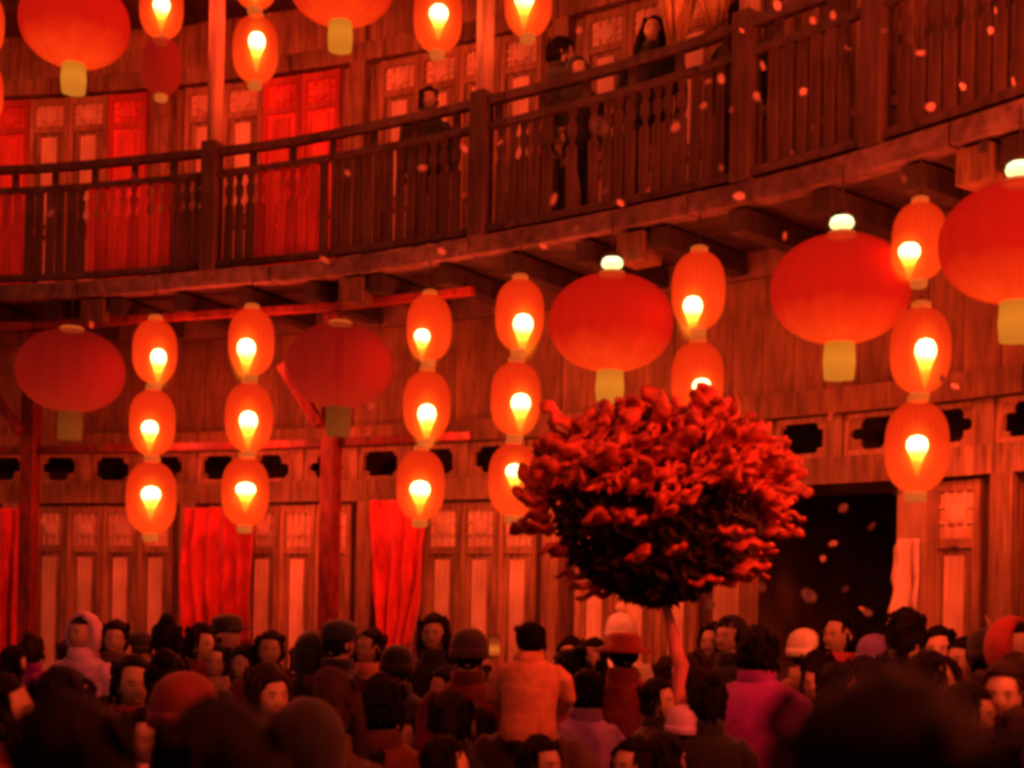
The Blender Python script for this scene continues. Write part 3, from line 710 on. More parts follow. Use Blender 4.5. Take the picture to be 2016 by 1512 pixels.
HC = Vector((0, -.015, 1.585))                 # head centre of the 1.70 m figure
def hand(m, w_, d, up, side, mi=1, curl=.5):
    """palm with four curled fingers of different lengths and a thumb leaving its side; d is the way the hand points, up the back of it"""
    d = d.normalized(); up = (up - d * up.dot(d)).normalized(); sd = d.cross(up) * side
    m.tube([w_, w_ + d * .03, w_ + d * .075, w_ + d * .092], [.026, .034, .038, .030], 12, True, mi, .55)
    for i, (off, L) in enumerate(((-.028, .060), (-.0095, .072), (.0095, .068), (.028, .052))):
        p = w_ + d * .085 + sd * off; q = p + d * L * .42 - up * L * .1; c = q + d * L * .3 * (1 - curl) - up * L * .42 * (.4 + curl); e = c - up * L * .25 * curl - d * L * .18 * curl
        m.tube([p - d * .02, p, q, c, e], [.0095, .0095, .0088, .0082, .006], 8, True, mi)
    t0 = w_ + d * .03 - sd * .028; m.tube([t0, t0 - sd * .022 + d * .022 - up * .01, t0 - sd * .026 + d * .050 - up * .022, t0 - sd * .014 + d * .068 - up * .034], [.014, .012, .0105, .008], 8, True, mi)
def body(kind):
    m = MB(); W = 1.0
    if kind != 'seated':
        rings = [(.80, .165, .115), (.90, .185, .13), (1.05, .172, .125), (1.2, .19, .135), (1.32, .205, .13), (1.385, .19, .115), (1.43, .12, .09), (1.46, .072, .07)]
    else:
        rings = [(.84, .17, .14), (.92, .19, .145), (1.05, .182, .135), (1.2, .195, .14), (1.32, .21, .13), (1.385, .195, .115), (1.43, .12, .09), (1.46, .072, .07)]
    v = []; f = []; n = 24
    for z, rx, ry in rings:
        for k in range(n):
            t = 2 * pi * k / n; v.append((rx * cos(t), ry * sin(t), z))
    for j in range(len(rings) - 1):
        for k in range(n): f.append((j * n + k, j * n + (k + 1) % n, (j + 1) * n + (k + 1) % n, (j + 1) * n + k))
    f += [tuple(range(n - 1, -1, -1)), tuple(range((len(rings) - 1) * n, len(rings) * n))]
    m.add(v, f, 0)
    m.tube([(0, .01, 1.40), (0, .005, 1.47), (0, -.005, 1.54)], [.066, .056, .058], 16, True, 1)
    m.ell(HC, .074, .096, .118, 40, 30, head_fn, 1)
    for s in (-1, 1):
        m.ell((s * .079, .008, 1.58), .012, .022, .032, 10, 8, None, 1)
        m.ell((s * .029, -.094, 1.597), .0125, .008, .0065, 10, 8, None, 1)
        if kind == 'standing': J = [(s * .12, 0, 1.345), (s * .17, 0, 1.355), (s * .215, .005, 1.30), (s * .245, .02, 1.10), (s * .25, -.02, .98), (s * .235, -.06, .86)]; hd = Vector((-.05 * s, -.25, -1)); hu = Vector((s, -.3, 0))
        elif kind == 'raised': J = [(s * .12, 0, 1.345), (s * .17, 0, 1.355), (s * .215, -.05, 1.33), (s * .26, -.16, 1.24), (s * .19, -.26, 1.40), (s * .085, -.32, 1.56)]; hd = Vector((-.35 * s, -.15, 1)); hu = Vector((s * .8, .6, 0))
        elif kind == 'onearm' and s > 0: J = [(s * .12, 0, 1.345), (s * .17, 0, 1.355), (s * .22, -.04, 1.39), (s * .28, -.12, 1.42), (s * .24, -.18, 1.58), (s * .17, -.22, 1.74)]; hd = Vector((-.3 * s, -.1, 1)); hu = Vector((s * .6, .8, 0))
        elif kind == 'onearm': J = [(s * .12, 0, 1.345), (s * .17, 0, 1.355), (s * .215, .005, 1.30), (s * .245, .02, 1.10), (s * .25, -.02, .98), (s * .235, -.06, .86)]; hd = Vector((-.05 * s, -.25, -1)); hu = Vector((s, -.3, 0))
        elif kind == 'seated': J = [(s * .12, 0, 1.345), (s * .17, 0, 1.355), (s * .22, -.03, 1.30), (s * .25, -.08, 1.16), (s * .20, -.18, 1.06), (s * .11, -.27, .99)]; hd = Vector((-.4 * s, -1, -.2)); hu = Vector((0, 0, 1))
        m.tube(J, [.05, .064, .066, .056, .05, .043], 14, True, 0)
        hand(m, Vector(J[-1]) + hd.normalized() * .005, hd, hu, s, 1)
        if kind == 'seated':
            m.tube([(s * .09, .02, .90), (s * .11, -.14, .88), (s * .13, -.30, .85), (s * .125, -.32, .70), (s * .11, -.31, .52), (s * .11, -.31, .45)], [.095, .088, .072, .062, .052, .042], 14, True, 2)
            m.ell((s * .11, -.37, .42), .045, .11, .04, 14, 8, None, 3)
        else:
            m.tube([(s * .085, 0, .88), (s * .09, -.005, .68), (s * .10, -.015, .48), (s * .10, .01, .28), (s * .10, .02, .09)], [.095, .085, .066, .056, .046], 14, True, 2)
            m.ell((s * .105, -.045, .045), .047, .125, .045, 14, 8, None, 3)
    me = m.mesh('tmp', [coat_m['black'], skin_m, trou_m, shoe_m])
    o = bpy.data.objects.new('tmp', me); COL.objects.link(o)
    r = o.modifiers.new('r', 'REMESH'); r.mode = 'VOXEL'; r.voxel_size = .0095; r.use_smooth_shade = True
    s_ = o.modifiers.new('s', 'SMOOTH'); s_.factor = .5; s_.iterations = 3
    dg = bpy.context.evaluated_depsgraph_get(); me2 = bpy.data.meshes.new_from_object(o.evaluated_get(dg)); me2.name = 'person'
    bpy.data.objects.remove(o); me2.materials.clear()
    for q in (coat_m['black'], skin_m, trou_m, shoe_m): me2.materials.append(q)
    from mathutils.kdtree import KDTree
    kd = KDTree(len(m.f))
    for i, fc in enumerate(m.f):
        c = Vector((0, 0, 0))
        for vi in fc: c += Vector(m.v[vi])
        kd.insert(c / len(fc), i)
    kd.balance()
    mi = [m.m[kd.find(p.center)[1]] for p in me2.polygons]
    mi = [(1 if p.center.z > 1.455 and abs(p.center.x) < .1 and p.center.y > -.2 else x) for p, x in zip(me2.polygons, mi)]
    me2.polygons.foreach_set('material_index', mi); me2.update()
    return me2
BODY = {k: body(k) for k in ('standing', 'raised', 'onearm', 'seated')}

def face_parts():
    l = MB(); out = []
    for s in (-1, 1):
        out.append(MB().ell(HC + Vector((s * .028, -.086, .012)), .0095, .007, .0036, 12, 8).mesh('eye', eye_m, True))
        out.append(MB().tube([HC + Vector((s * .014, -.093, .029)), HC + Vector((s * .030, -.089, .033)), HC + Vector((s * .044, -.079, .028))], [.0025, .0032, .002], 6).mesh('eyebrow', eye_m, True))
    l.ell(HC + Vector((0, -.0955, -.058)), .021, .007, .0065, 14, 8)
    return out + [l.mesh('lips', lip_m, True)]
eye_m = mat('eye_brown', (.16, .09, .07), (.12, .07, .05), rough=.3, bump=.02)
lip_m = mat('lips_skin', (.40, .19, .15), (.34, .15, .12), rough=.4, bump=.05)
FACE = face_parts()
def hair_shell(style, mt):
    m = MB()
    def fn(q):
        x, y, z = q.x, q.y, q.z
        g_ = 1 + .07 * noise.noise(Vector((x * 2.2 + 3, y * 2.2, z * 2))) + .05 * noise.noise(Vector((x * 7, y * 7, z * 2))) + .03 * noise.noise(Vector((x * 22, y * 22, z * 3)))
        x *= g_; y *= g_; z *= g_
        if q.y < -.15 and q.z < .46:               # leave the face open: fold the shell into the skull
            k = .78; x *= k; y *= k; z = .46 + (z - .46) * .5
        elif q.z < -.5 and style != 'long': x *= .86; y *= .86
        return Vector((x, y, z))
    m.ell(HC + Vector((0, .012, .012)), *((.092, .112, .132) if style != 'plain' else (.086, .106, .112)), 40, 28, fn)
    rr = random.Random(len(style) * 7)
    for k in range(0 if style == 'plain' else 34):                              # loose locks break the outline
        t = rr.uniform(-.25 * pi, 1.25 * pi); zz = rr.uniform(-.07, .09); q = HC + Vector((.088 * cos(t), .012 + .108 * sin(t), zz)); o_ = Vector((cos(t), sin(t), 0))
        m.tube([q + Vector((0, 0, .03)) - o_ * .01, q + o_ * .006, q + o_ * rr.uniform(-.006, .008) - Vector((0, 0, rr.uniform(.02, .05)))], [.010, .010, .003], 5)
    if style == 'long':
        m.tube([HC + Vector((0, .06, .05)), HC + Vector((0, .085, -.05)), HC + Vector((0, .10, -.16)), HC + Vector((0, .12, -.30)), HC + Vector((0, .125, -.40))], [.07, .085, .09, .085, .05], 20, True, 0, .5)
        for s in (-1, 1): m.tube([HC + Vector((s * .07, .0, .06)), HC + Vector((s * .088, -.005, -.05)), HC + Vector((s * .09, -.01, -.17)), HC + Vector((s * .085, -.03, -.27))], [.03, .03, .03, .015], 10)
    if style == 'bun': m.ell(HC + Vector((0, .07, .13)), .045, .045, .04, 16, 12, lambda q: q * (1 + .06 * noise.noise(q * 6)))
    if style == 'ponytail': m.tube([HC + Vector((0, .09, .06)), HC + Vector((0, .15, .06)), HC + Vector((0, .18, -.03)), HC + Vector((0, .17, -.15)), HC + Vector((0, .16, -.22))], [.02, .034, .036, .028, .01], 12)
    return m.mesh('hair', mt, True)
HAIR = {(s, b): hair_shell(s, hair_m if b == 'black' else brown_hair) for s in ('short', 'long', 'bun', 'ponytail', 'plain') for b in ('black', 'brown')}
def beanie():
    m = MB(); prof = [(.098, -.005), (.102, .02), (.104, .05), (.100, .08), (.085, .118), (.055, .145), (.02, .157), (.001, .159)]
    v = MB().lathe(prof, 40, lambda t, z: 1 + .012 * cos(20 * t)); v.v = [(x, y * 1.12 + .01, z) for x, y, z in v.v]; return m.add([Vector(p) + HC for p in v.v], v.f).mesh('beanie', coat_m['grey'], True)
def beanie_band():
    v = MB().lathe([(.104, -.012), (.110, -.005), (.111, .03), (.105, .038), (.10, .03)], 40, lambda t, z: 1 + .01 * cos(30 * t)); return MB().add([Vector((x, y * 1.12 + .01, z)) + HC for x, y, z in v.v], v.f).mesh('beanie_band', coat_m['grey'], True)
def pompom(): return MB().ell(HC + Vector((0, .01, .185)), .038, .038, .036, 20, 14, lambda q: q * (1 + .14 * noise.noise(q * 9))).mesh('pompom', pale_cloth, True)
def brim():
    m = MB().lathe([(.1, .035), (.19, .012), (.192, .02), (.1, .052), (.098, .10), (.07, .125), (.001, .13)], 40); return MB().add([Vector((x, y * 1.08 + .01, z)) + HC for x, y, z in m.v], m.f).mesh('brimmed_hat', coat_m['crimson'], True)
def peaked():
    m = MB().lathe([(.1, .03), (.104, .06), (.095, .11), (.06, .14), (.001, .148)], 36); m.v = [(x, y * 1.12 + .01, z) for x, y, z in m.v]
    m.add([(x * .085, -.10 - .085 * (1 - x * x), .042 + .006 * e - .01 * x * x) for e in (0, 1) for x in [i / 5 - 1 for i in range(11)]] + [(x * .09, -.06, .042 + .008 * e) for e in (0, 1) for x in [i / 5 - 1 for i in range(11)]],
          [(i, i + 1, 22 + i + 1, 22 + i) for i in range(10)] + [(11 + i, 33 + i, 33 + i + 1, 11 + i + 1) for i in range(10)] + [(i, 11 + i, 12 + i, i + 1) for i in range(10)])
    return MB().add([Vector(p) + HC for p in m.v], m.f).mesh('peaked_cap', coat_m['black'], True)
def hood():
    def fn(q):
        g_ = 1 + .03 * noise.noise(q * 3); k = .86 if (q.y < -.35 and abs(q.z) < .75) else 1
        return Vector((q.x * g_, (q.y if q.y > -.35 else -.35 + (q.y + .35) * .12) * g_, q.z * g_ * k))
    return MB().ell(HC + Vector((0, .03, -.01)), .122, .13, .16, 36, 24, fn).mesh('hood', coat_m['black'], True)
def collar():
    m = MB().lathe([(.085, 1.40), (.098, 1.44), (.092, 1.50), (.08, 1.505), (.075, 1.45), (.07, 1.41)], 28, lambda t, z: 1 + .03 * sin(3 * t)); return m.mesh('coat_collar', coat_m['black'], True)
BEAN, BAND, POM, BRIM, PEAK, HOOD, COLLAR = beanie(), beanie_band(), pompom(), brim(), peaked(), hood(), collar()

used = []
def person(pos, face, coat, head='short', hc='black', pose='standing', label='', height=1.68, wide=1.0, hat=None, group='people in the crowd', name='person', face_tilt=0.0):
    s = height / 1.70
    o = link(name, BODY[pose], None, pos, face); o.rotation_euler[0] = random.uniform(-.02, .03); o.rotation_euler[1] = random.uniform(-.02, .02) if pos[1] > 4 else 0; o.scale = (s * wide, s * wide, s)
    o.material_slots[0].link = 'OBJECT'; o.material_slots[0].material = coat_m[coat]
    def child(me, m=None):
        c = link(me.name.split('.')[0], me, o)
        if m: c.material_slots[0].link = 'OBJECT'; c.material_slots[0].material = m
        return c
    if head in ('short', 'long', 'bun', 'ponytail'):
        hh = child(HAIR[(head, hc)]); q_ = random.uniform(-.22, .06); hh.matrix_local = Matrix.Translation(HC) @ Matrix.Rotation(q_, 4, 'X') @ Matrix.Rotation(random.uniform(-.15, .15), 4, 'Y') @ Matrix.Diagonal((random.uniform(.97, 1.08), random.uniform(.97, 1.06), random.uniform(.98, 1.10), 1)) @ Matrix.Translation(-HC)
    hm = coat_m[hat] if hat else None
    if head == 'beanie': child(HAIR[('plain', hc)]); child(BEAN, hm); child(BAND, hm)
    if head == 'pompom': child(HAIR[('plain', hc)]); child(BEAN, hm); child(BAND, hm); child(POM)
    if head == 'brim': child(HAIR[('plain', hc)]); child(BRIM, hm)
    if head == 'cap': child(HAIR[('plain', hc)]); child(PEAK, hm)
    if head == 'hood': child(HAIR[('plain', hc)]); child(HOOD, coat_m[coat])
    child(COLLAR, coat_m[coat])
    for fm in FACE: child(fm)
    tag(o, label, 'person', group); used.append((pos[0], pos[1], s)); return o
def crowd(px, py, wpx, face, coat, label, **kw):
    """person whose head centre shows at this place; face: 0 looks at the camera, 180 away"""
    if abs(face) <= 20 and 'facing the camera' not in label: face += 40 if (px // 10) % 2 else -40
    d = FPX * .175 / wpx; P = at(px, py, d)
    while hypot(P.x - CX, P.y - CY) > RL - .4: d -= .1; P = at(px, py, d)
    best = None
    for k in range(-40, 60):                             # a standing height that fits the ground there
        dd = d + k * .05
        if dd < (1.1 if wpx > 180 else 3.7): continue
        Q = at(px, py, dd); 
        if hypot(Q.x - CX, Q.y - CY) > RL - .4: break
        h = Q.z + .115 - ground_at(Q.x, Q.y); c_ = abs(k) * .05 + 12 * max(0, h - 1.80) + 12 * max(0, 1.36 - h)
        if best is None or c_ < best[0]: best = (c_, Q, h)
    _, P, h = best
    return person((P.x, P.y, ground_at(P.x, P.y)), radians(face), coat, height=min(1.86, max(1.2, h)), label=label, **kw)
D = 180
# near heads seen from behind
crowd(148, 1543, 222, D + 4, 'black', 'large dark head seen from behind at the bottom left corner')
crowd(420, 1570, 240, D - 8, 'charcoal', 'large dark haired head seen from behind at the bottom, second from left', head='long')
crowd(1715, 1640, 390, D + 3, 'black', 'biggest dark head, closest to the camera at the bottom right')
crowd(620, 1462, 115, D, 'black', 'dark hooded person at the bottom right of the second big head', head='hood')
crowd(12, 1330, 100, 95, 'dark red', 'person in dark red coat at the left edge, face turned sideways')
crowd(168, 1248, 62, 20, 'pale pink', 'person in pale pink coat below the doors at left', head='hood')
crowd(140, 1345, 96, D - 20, 'black', 'black haired person in front of the pale pink coat')
crowd(262, 1345, 70, 30, 'crimson', 'person in crimson coat between the two big left heads', head='short')
crowd(345, 1385, 105, D, 'black', 'person in dark red knitted hat above the second big head', head='beanie', hat='dark red')
crowd(228, 1262, 52, 10, 'dark brown', 'person in dark brown coat facing the camera by the left doors', head='short')
crowd(322, 1262, 54, D, 'navy', 'dark haired person in navy coat under the first lantern string', head='bun')
crowd(330, 1318, 74, D + 10, 'black', 'black haired person below the first lantern string, hair in a bun', head='bun')
crowd(392, 1272, 55, 15, 'dark red', 'person in dark red coat in front of the wide red cloth', head='short')
crowd(455, 1250, 50, 60, 'black', 'person in peaked black cap in front of the wide red cloth', head='cap', hat='black')
crowd(430, 1312, 56, 5, 'tan', 'person in tan coat facing the camera under the wide red cloth', head='ponytail')
crowd(482, 1316, 60, -40, 'dusty purple', 'person in dusty purple coat right of the wide red cloth', head='long')
crowd(522, 1284, 56, 10, 'maroon', 'person in maroon coat facing the camera left of the frame post', head='short')
crowd(534, 1368, 72, -5, 'dark brown', 'brightly lit face with brown coat behind the second big head', head='short', hc='brown')
crowd(608, 1290, 80, D, 'black', 'black hooded person in front of the middle frame post', head='hood')
crowd(655, 1395, 90, D - 30, 'dark brown', 'person in brown coat turning left, behind the hooded one', head='long', hc='brown')
crowd(662, 1268, 60, D - 40, 'navy', 'person in navy coat just right of the middle frame post', head='cap', hat='navy')
crowd(720, 1280, 54, 12, 'orange brown', 'person in orange brown coat with lit face at the foot of the narrow cloth', head='short')
crowd(785, 1322, 84, D, 'charcoal', 'dark round head seen from behind under the narrow red cloth', head='beanie', hat='black')
crowd(852, 1250, 54, -10, 'black', 'black haired person facing the camera right of the narrow cloth', head='long')
crowd(852, 1328, 52, 0, 'charcoal', 'small lit face with charcoal coat below the narrow red cloth', head='hood')
crowd(760, 1392, 78, D + 15, 'maroon', 'person in maroon coat and black hair seen from behind at bottom centre left')
crowd(778, 1455, 74, 10, 'black', 'pale lit face at the bottom centre left, black coat', head='short')
crowd(925, 1292, 78, D - 10, 'dark red', 'person in brown knitted hat left of the child in orange brown', head='beanie', hat='dark brown')
crowd(928, 1372, 56, 15, 'dusty purple', 'small bright face in dusty purple coat left of the child in orange brown', head='long')
crowd(880, 1420, 76, D, 'navy', 'person in navy coat seen from behind, left of the child in orange brown', head='ponytail')
crowd(1122, 1294, 48, 5, 'orange brown', 'bright orange lit face right of the child on shoulders', head='short')
crowd(1165, 1300, 56, -30, 'pale pink', 'person in pale pink coat left of the red brimmed hat', head='long')
crowd(1220, 1288, 60, D, 'dark red', 'person wearing a wide red brimmed hat beside the blossom tree trunk', head='brim', hat='crimson')
crowd(1228, 1252, 44, D, 'cream', 'person in cream hat with pompom behind the red brimmed hat', head='pompom', hat='cream')
crowd(1155, 1372, 68, D + 30, 'dusty purple', 'person in dusty purple coat right of the child in orange brown', head='short')
crowd(1235, 1352, 48, 0, 'black', 'small pale face in black coat left of the tree trunk', head='hood')
crowd(1283, 1388, 66, 50, 'black', 'orange lit face turned right, left of the pink knitted hat', head='short')
crowd(1340, 1450, 74, D, 'orange brown', 'person in pink knitted hat and orange brown coat at bottom centre', head='beanie', hat='pale pink')
crowd(1388, 1392, 74, D, 'black', 'black haired person right of the tree trunk, seen from behind', head='bun')
crowd(1374, 1336, 58, D - 40, 'tan', 'person in tan coat right of the tree trunk', head='long', hc='brown')
crowd(1400, 1268, 50, 10, 'dark brown', 'lit face in dark brown coat right of the tree trunk', head='short')
crowd(1443, 1256, 44, 0, 'black', 'small lit face in black coat before the dark doorway, leftmost there', head='hood')
crowd(1440, 1304, 48, -15, 'charcoal', 'lit face in charcoal coat left of the magenta coat', head='ponytail')
crowd(1592, 1288, 50, D, 'tan', 'person in cream knitted hat before the dark doorway', head='beanie', hat='cream')
crowd(1646, 1252, 50, -10, 'crimson', 'person in crimson coat with red lit face before the dark doorway', head='short')
crowd(1636, 1305, 56, 5, 'cream', 'person in cream coat with the palest face before the dark doorway', head='long')
crowd(1706, 1300, 54, 30, 'dusty purple', 'person in dusty purple coat before the dark doorway', head='beanie', hat='dusty purple')
crowd(1752, 1326, 50, 0, 'dark brown', 'lit face in dark brown coat above the biggest head', head='short')
crowd(1786, 1246, 50, D, 'black', 'black haired person under the pale cloth of the doorway', head='short')
crowd(1792, 1294, 60, -20, 'dark red', 'person in dark red coat right of the doorway, face lit red', head='bun')
crowd(1846, 1282, 56, 15, 'orange brown', 'lit face turned right by the right door post', head='short')
crowd(1838, 1342, 72, D - 20, 'black', 'black haired person right above the biggest head', head='long')
crowd(1902, 1302, 60, -15, 'maroon', 'person in maroon coat before the right hand doors, face lit', head='short')
crowd(1952, 1294, 62, D, 'black', 'black beanie seen from behind before the right hand doors', head='beanie', hat='black')
crowd(1990, 1268, 60, 40, 'crimson', 'crimson hooded person at the right edge', head='hood')
crowd(1962, 1378, 92, -25, 'tan', 'large bright face in tan coat near the right edge', head='short', hc='brown')
crowd(1893, 1418, 104, 20, 'dark brown', 'brightly lit face with raised hands at the lower right', pose='raised', head='short')
crowd(2012, 1345, 70, 0, 'cream', 'person in cream coat cut by the right edge', head='long', hc='brown')
crowd(2010, 1470, 96, D, 'dark brown', 'person in dark brown coat at the bottom right corner', head='short', hc='brown')
crowd(1500, 1288, 64, D - 38, 'magenta', 'person in wide magenta coat, half turned away, right of the tree trunk', head='short', wide=1.08)
mg = [o for o in bpy.data.objects if o.get('label', '').startswith('person in wide magenta')][0]
cp = MB(); n = 36
rings_ = [(1.45, .09, .08, 0), (1.42, .17, .12, 0), (1.36, .27, .17, 0), (1.2, .34, .21, .0), (1.0, .37, .24, 0), (.8, .42, .28, 0), (.62, .45, .30, 0)]
for z, rx, ry, _ in rings_:
    for k in range(n):
        t = 2 * pi * k / n; fo = 1 + .05 * sin(7 * t + z * 3) * (1.45 - z) * 1.6; cp.v.append((rx * cos(t) * fo, ry * sin(t) * fo, z))
for j in range(len(rings_) - 1):
    for k in range(n): cp.f.append((j * n + k, j * n + (k + 1) % n, (j + 1) * n + (k + 1) % n, (j + 1) * n + k)); cp.m.append(0)
cp.build('cape', coat_m['magenta'], mg, True)
# a child in orange brown on an adult's shoulders
def child_on(px, py_sh, d, coat, hat, hd, label, label2, face, adult_coat):
    P = at(px, py_sh, d); s = .60
    hipz = P.z - (1.385 - .84) * s
    g0 = ground_at(P.x, P.y); ah = (hipz + .03 - g0) / 1.43 * 1.70
    person((P.x, P.y + .07, g0), face, adult_coat, height=ah, label=label2, head='short')
    c = person((P.x, P.y - .09, P.z - 1.385 * s), face, coat, pose='seated', height=1.70 * s, wide=1.12, label=label, head=hd, hat=hat)
child_on(1040, 1312, 6.2, 'orange brown', None, 'short', 'child in orange brown coat riding on shoulders, seen from behind', 'adult at the bottom carrying the child in orange brown', pi - .15, 'dark brown')

crowd(1055, 1512, 84, 5, 'dark brown', 'lit forehead at the bottom edge below the child in orange brown')

# people on the gallery
def gallery_person(px, py, face, coat, label, head='short', r=RB + .38, lean=0.0, pose='standing', hat=None):
    a, z = hit(px, py, r); h = 1.66
    o = person(ring(a, r, Z_FL + .005), -a + radians(face), coat, height=min(1.8, z - Z_FL + .115), label=label, head=head, group='people on the gallery', pose=pose, hat=hat); return o
gallery_person(1095, 112, D - 60, 'black', 'person in black leaning at the gallery rail, dark head turned away')
gallery_person(1142, 150, 60, 'charcoal', 'shorter person in charcoal beside the one in black on the gallery', head='hood')
gallery_person(1282, 78, 30, 'black', 'person with pale face and dark hair behind the gallery rail, left of the straw bundles', head='long')
gallery_person(846, 212, 50, 'charcoal', 'small child peeping over the gallery rail at the middle', head='short')
gallery_person(1455, 50, D, 'black', 'person in black behind the right gallery post', head='short')

# the rest of the crowd -------------------------------------------------
styles = ['short', 'long', 'bun', 'ponytail', 'beanie', 'cap']
sw = {'short': 'short hair', 'long': 'long hair', 'bun': 'hair in a bun', 'ponytail': 'a ponytail', 'hood': 'the hood up', 'beanie': 'a knitted hat', 'cap': 'a peaked cap'}
coats = ['black', 'charcoal', 'navy', 'dark brown', 'maroon', 'dark red', 'dusty purple', 'grey', 'tan', 'crimson', 'pale pink']
hatwords = {}
combos = [(c, s, f) for c in coats for s in styles for f in ('away', 'towards', 'sideways')]
combos += [(c, s, f) for c in coats[:6] for s in ('short', 'long', 'bun', 'ponytail') for f in ('half turned away',)]
combos += [(c, s, f) for c in ('cream', 'orange brown', 'magenta') for s in styles[:3] for f in ('away', 'sideways')]
rng = random.Random(21); rng.shuffle(combos)
dark = [c for c in combos if c[0] in coats[:6]]; light = [c for c in combos if c[0] not in coats[:6]]
hats = ['black', 'charcoal', 'navy', 'black', 'dark brown']
def px_of(P):
    u = 1008 + P.x / P.y * FPX; v = HOR - (P.z - CAMZ) / P.y * FPX; dx, dy = u - 1008, v - 756
    return 1008 + dx * cos(ROLL) - dy * sin(ROLL), 756 + dx * sin(ROLL) + dy * cos(ROLL)
def where(px):
    for lim, t in ((130, 'at the far left'), (340, 'below the first lantern string'), (560, 'below the second lantern string'), (700, 'near the middle frame post'), (860, 'below the third lantern string'),
                   (980, 'left of the child on shoulders'), (1160, 'right of the child on shoulders'), (1380, 'around the tree trunk'), (1600, 'near the magenta coat'), (1800, 'below the dark doorway'), (9999, 'at the far right')):
        if px < lim: return t
d = 9.9; nfill = 0; phones = []
while d > 4.9:
    x = -.40 * d
    while x < .40 * d:
        X = x + rng.uniform(-.13, .13); Y = d + rng.uniform(-.12, .12); h = rng.choice((1.5, 1.54, 1.58, 1.6, 1.63, 1.66)) - (.06 if Y > 7.5 else 0)
        
        g0 = ground_at(X, Y); px, py = px_of(Vector((X, Y, h + g0))); x += .41
        if hypot(X - CX, Y - CY) > RL - .38 or not (-40 < px < 2060) or py > 1512: continue
        if min(hypot(X - u[0], Y - u[1]) for u in used) < .32: continue
        if Y < 8.4 and 1372 < px < 1600: continue
        if Y < 6.5 and 930 < px < 1160: continue
        if hypot(X - tb.x, Y - TD) < .33: continue
        # do not hide one of the placed faces: nearer heads stay lower
        pool = dark if rng.random() < .62 else light
        if len(dark) < 12: pool = light
        if len(light) < 12: pool = dark
        if len(pool) < 12: continue
        c, s, f = pool.pop()
        if s in ('beanie', 'cap') and (rng.random() < .6 or Y < 6.6):
            while s in ('beanie', 'cap'): c, s, f = pool.pop()
        fa = {'away': D + rng.uniform(-25, 25), 'towards': rng.uniform(-25, 25), 'sideways': rng.choice((-1, 1)) * rng.uniform(60, 110), 'half turned away': D + rng.choice((-1, 1)) * rng.uniform(35, 60)}[f]
        dirw = {'away': 'seen from behind', 'towards': 'facing the camera', 'sideways': 'turned sideways', 'half turned away': 'half turned away'}[f]
        if f == 'towards': fa = rng.choice((-1, 1)) * rng.uniform(20, 62)
        pose = 'onearm' if (f == 'away' and c in coats[:6] and rng.random() < .14 and 4.2 < Y < 9.5) else 'standing'
        if pose == 'onearm': phones.append((X, Y, h, fa, c, s, g0))
        person((X, Y, g0), radians(fa), c, height=h, head=s, hc=rng.choice(('black', 'black', 'brown')), hat=rng.choice(hats) if s in ('beanie', 'cap') else None, pose=pose,
               label=f'{c} coat, {sw[s]}, {dirw}, {where(px)}', wide=rng.uniform(.88, 1.0)); nfill += 1
    d -= .37
scr_m = emis('phone_screen', [(0, (.35, .03, .004)), (.35, (.8, .14, .015)), (.6, (.35, .04, .006)), (1, (.15, .01, .002))], -.07, .07)
pb = MB().box(-.037, .037, -.004, .004, -.076, .076).mesh('phone_body', wire_m); ps = MB().box(-.034, .034, -.0055, -.0042, -.071, .071).mesh('screen', scr_m)
for (X, Y, h, fa, c, s, g0) in phones[:4]:
    k = h / 1.70; p = Matrix.Rotation(radians(fa), 4, 'Z') @ Vector((.145 * k, -.235 * k, 1.865 * k))
    o = empty('mobile_phone', (X + p.x, Y + p.y, p.z + g0), radians(fa) + pi); o.rotation_euler[0] = -.25
    link('phone_body', pb, o, bevel=.002); link('screen', ps, o)
    tag(o, f'phone with orange screen raised by the {c} coat with {sw[s]}', 'phone', 'phones held above the crowd')
print('fill people', nfill, 'all', len(used), 'phones', len(phones))

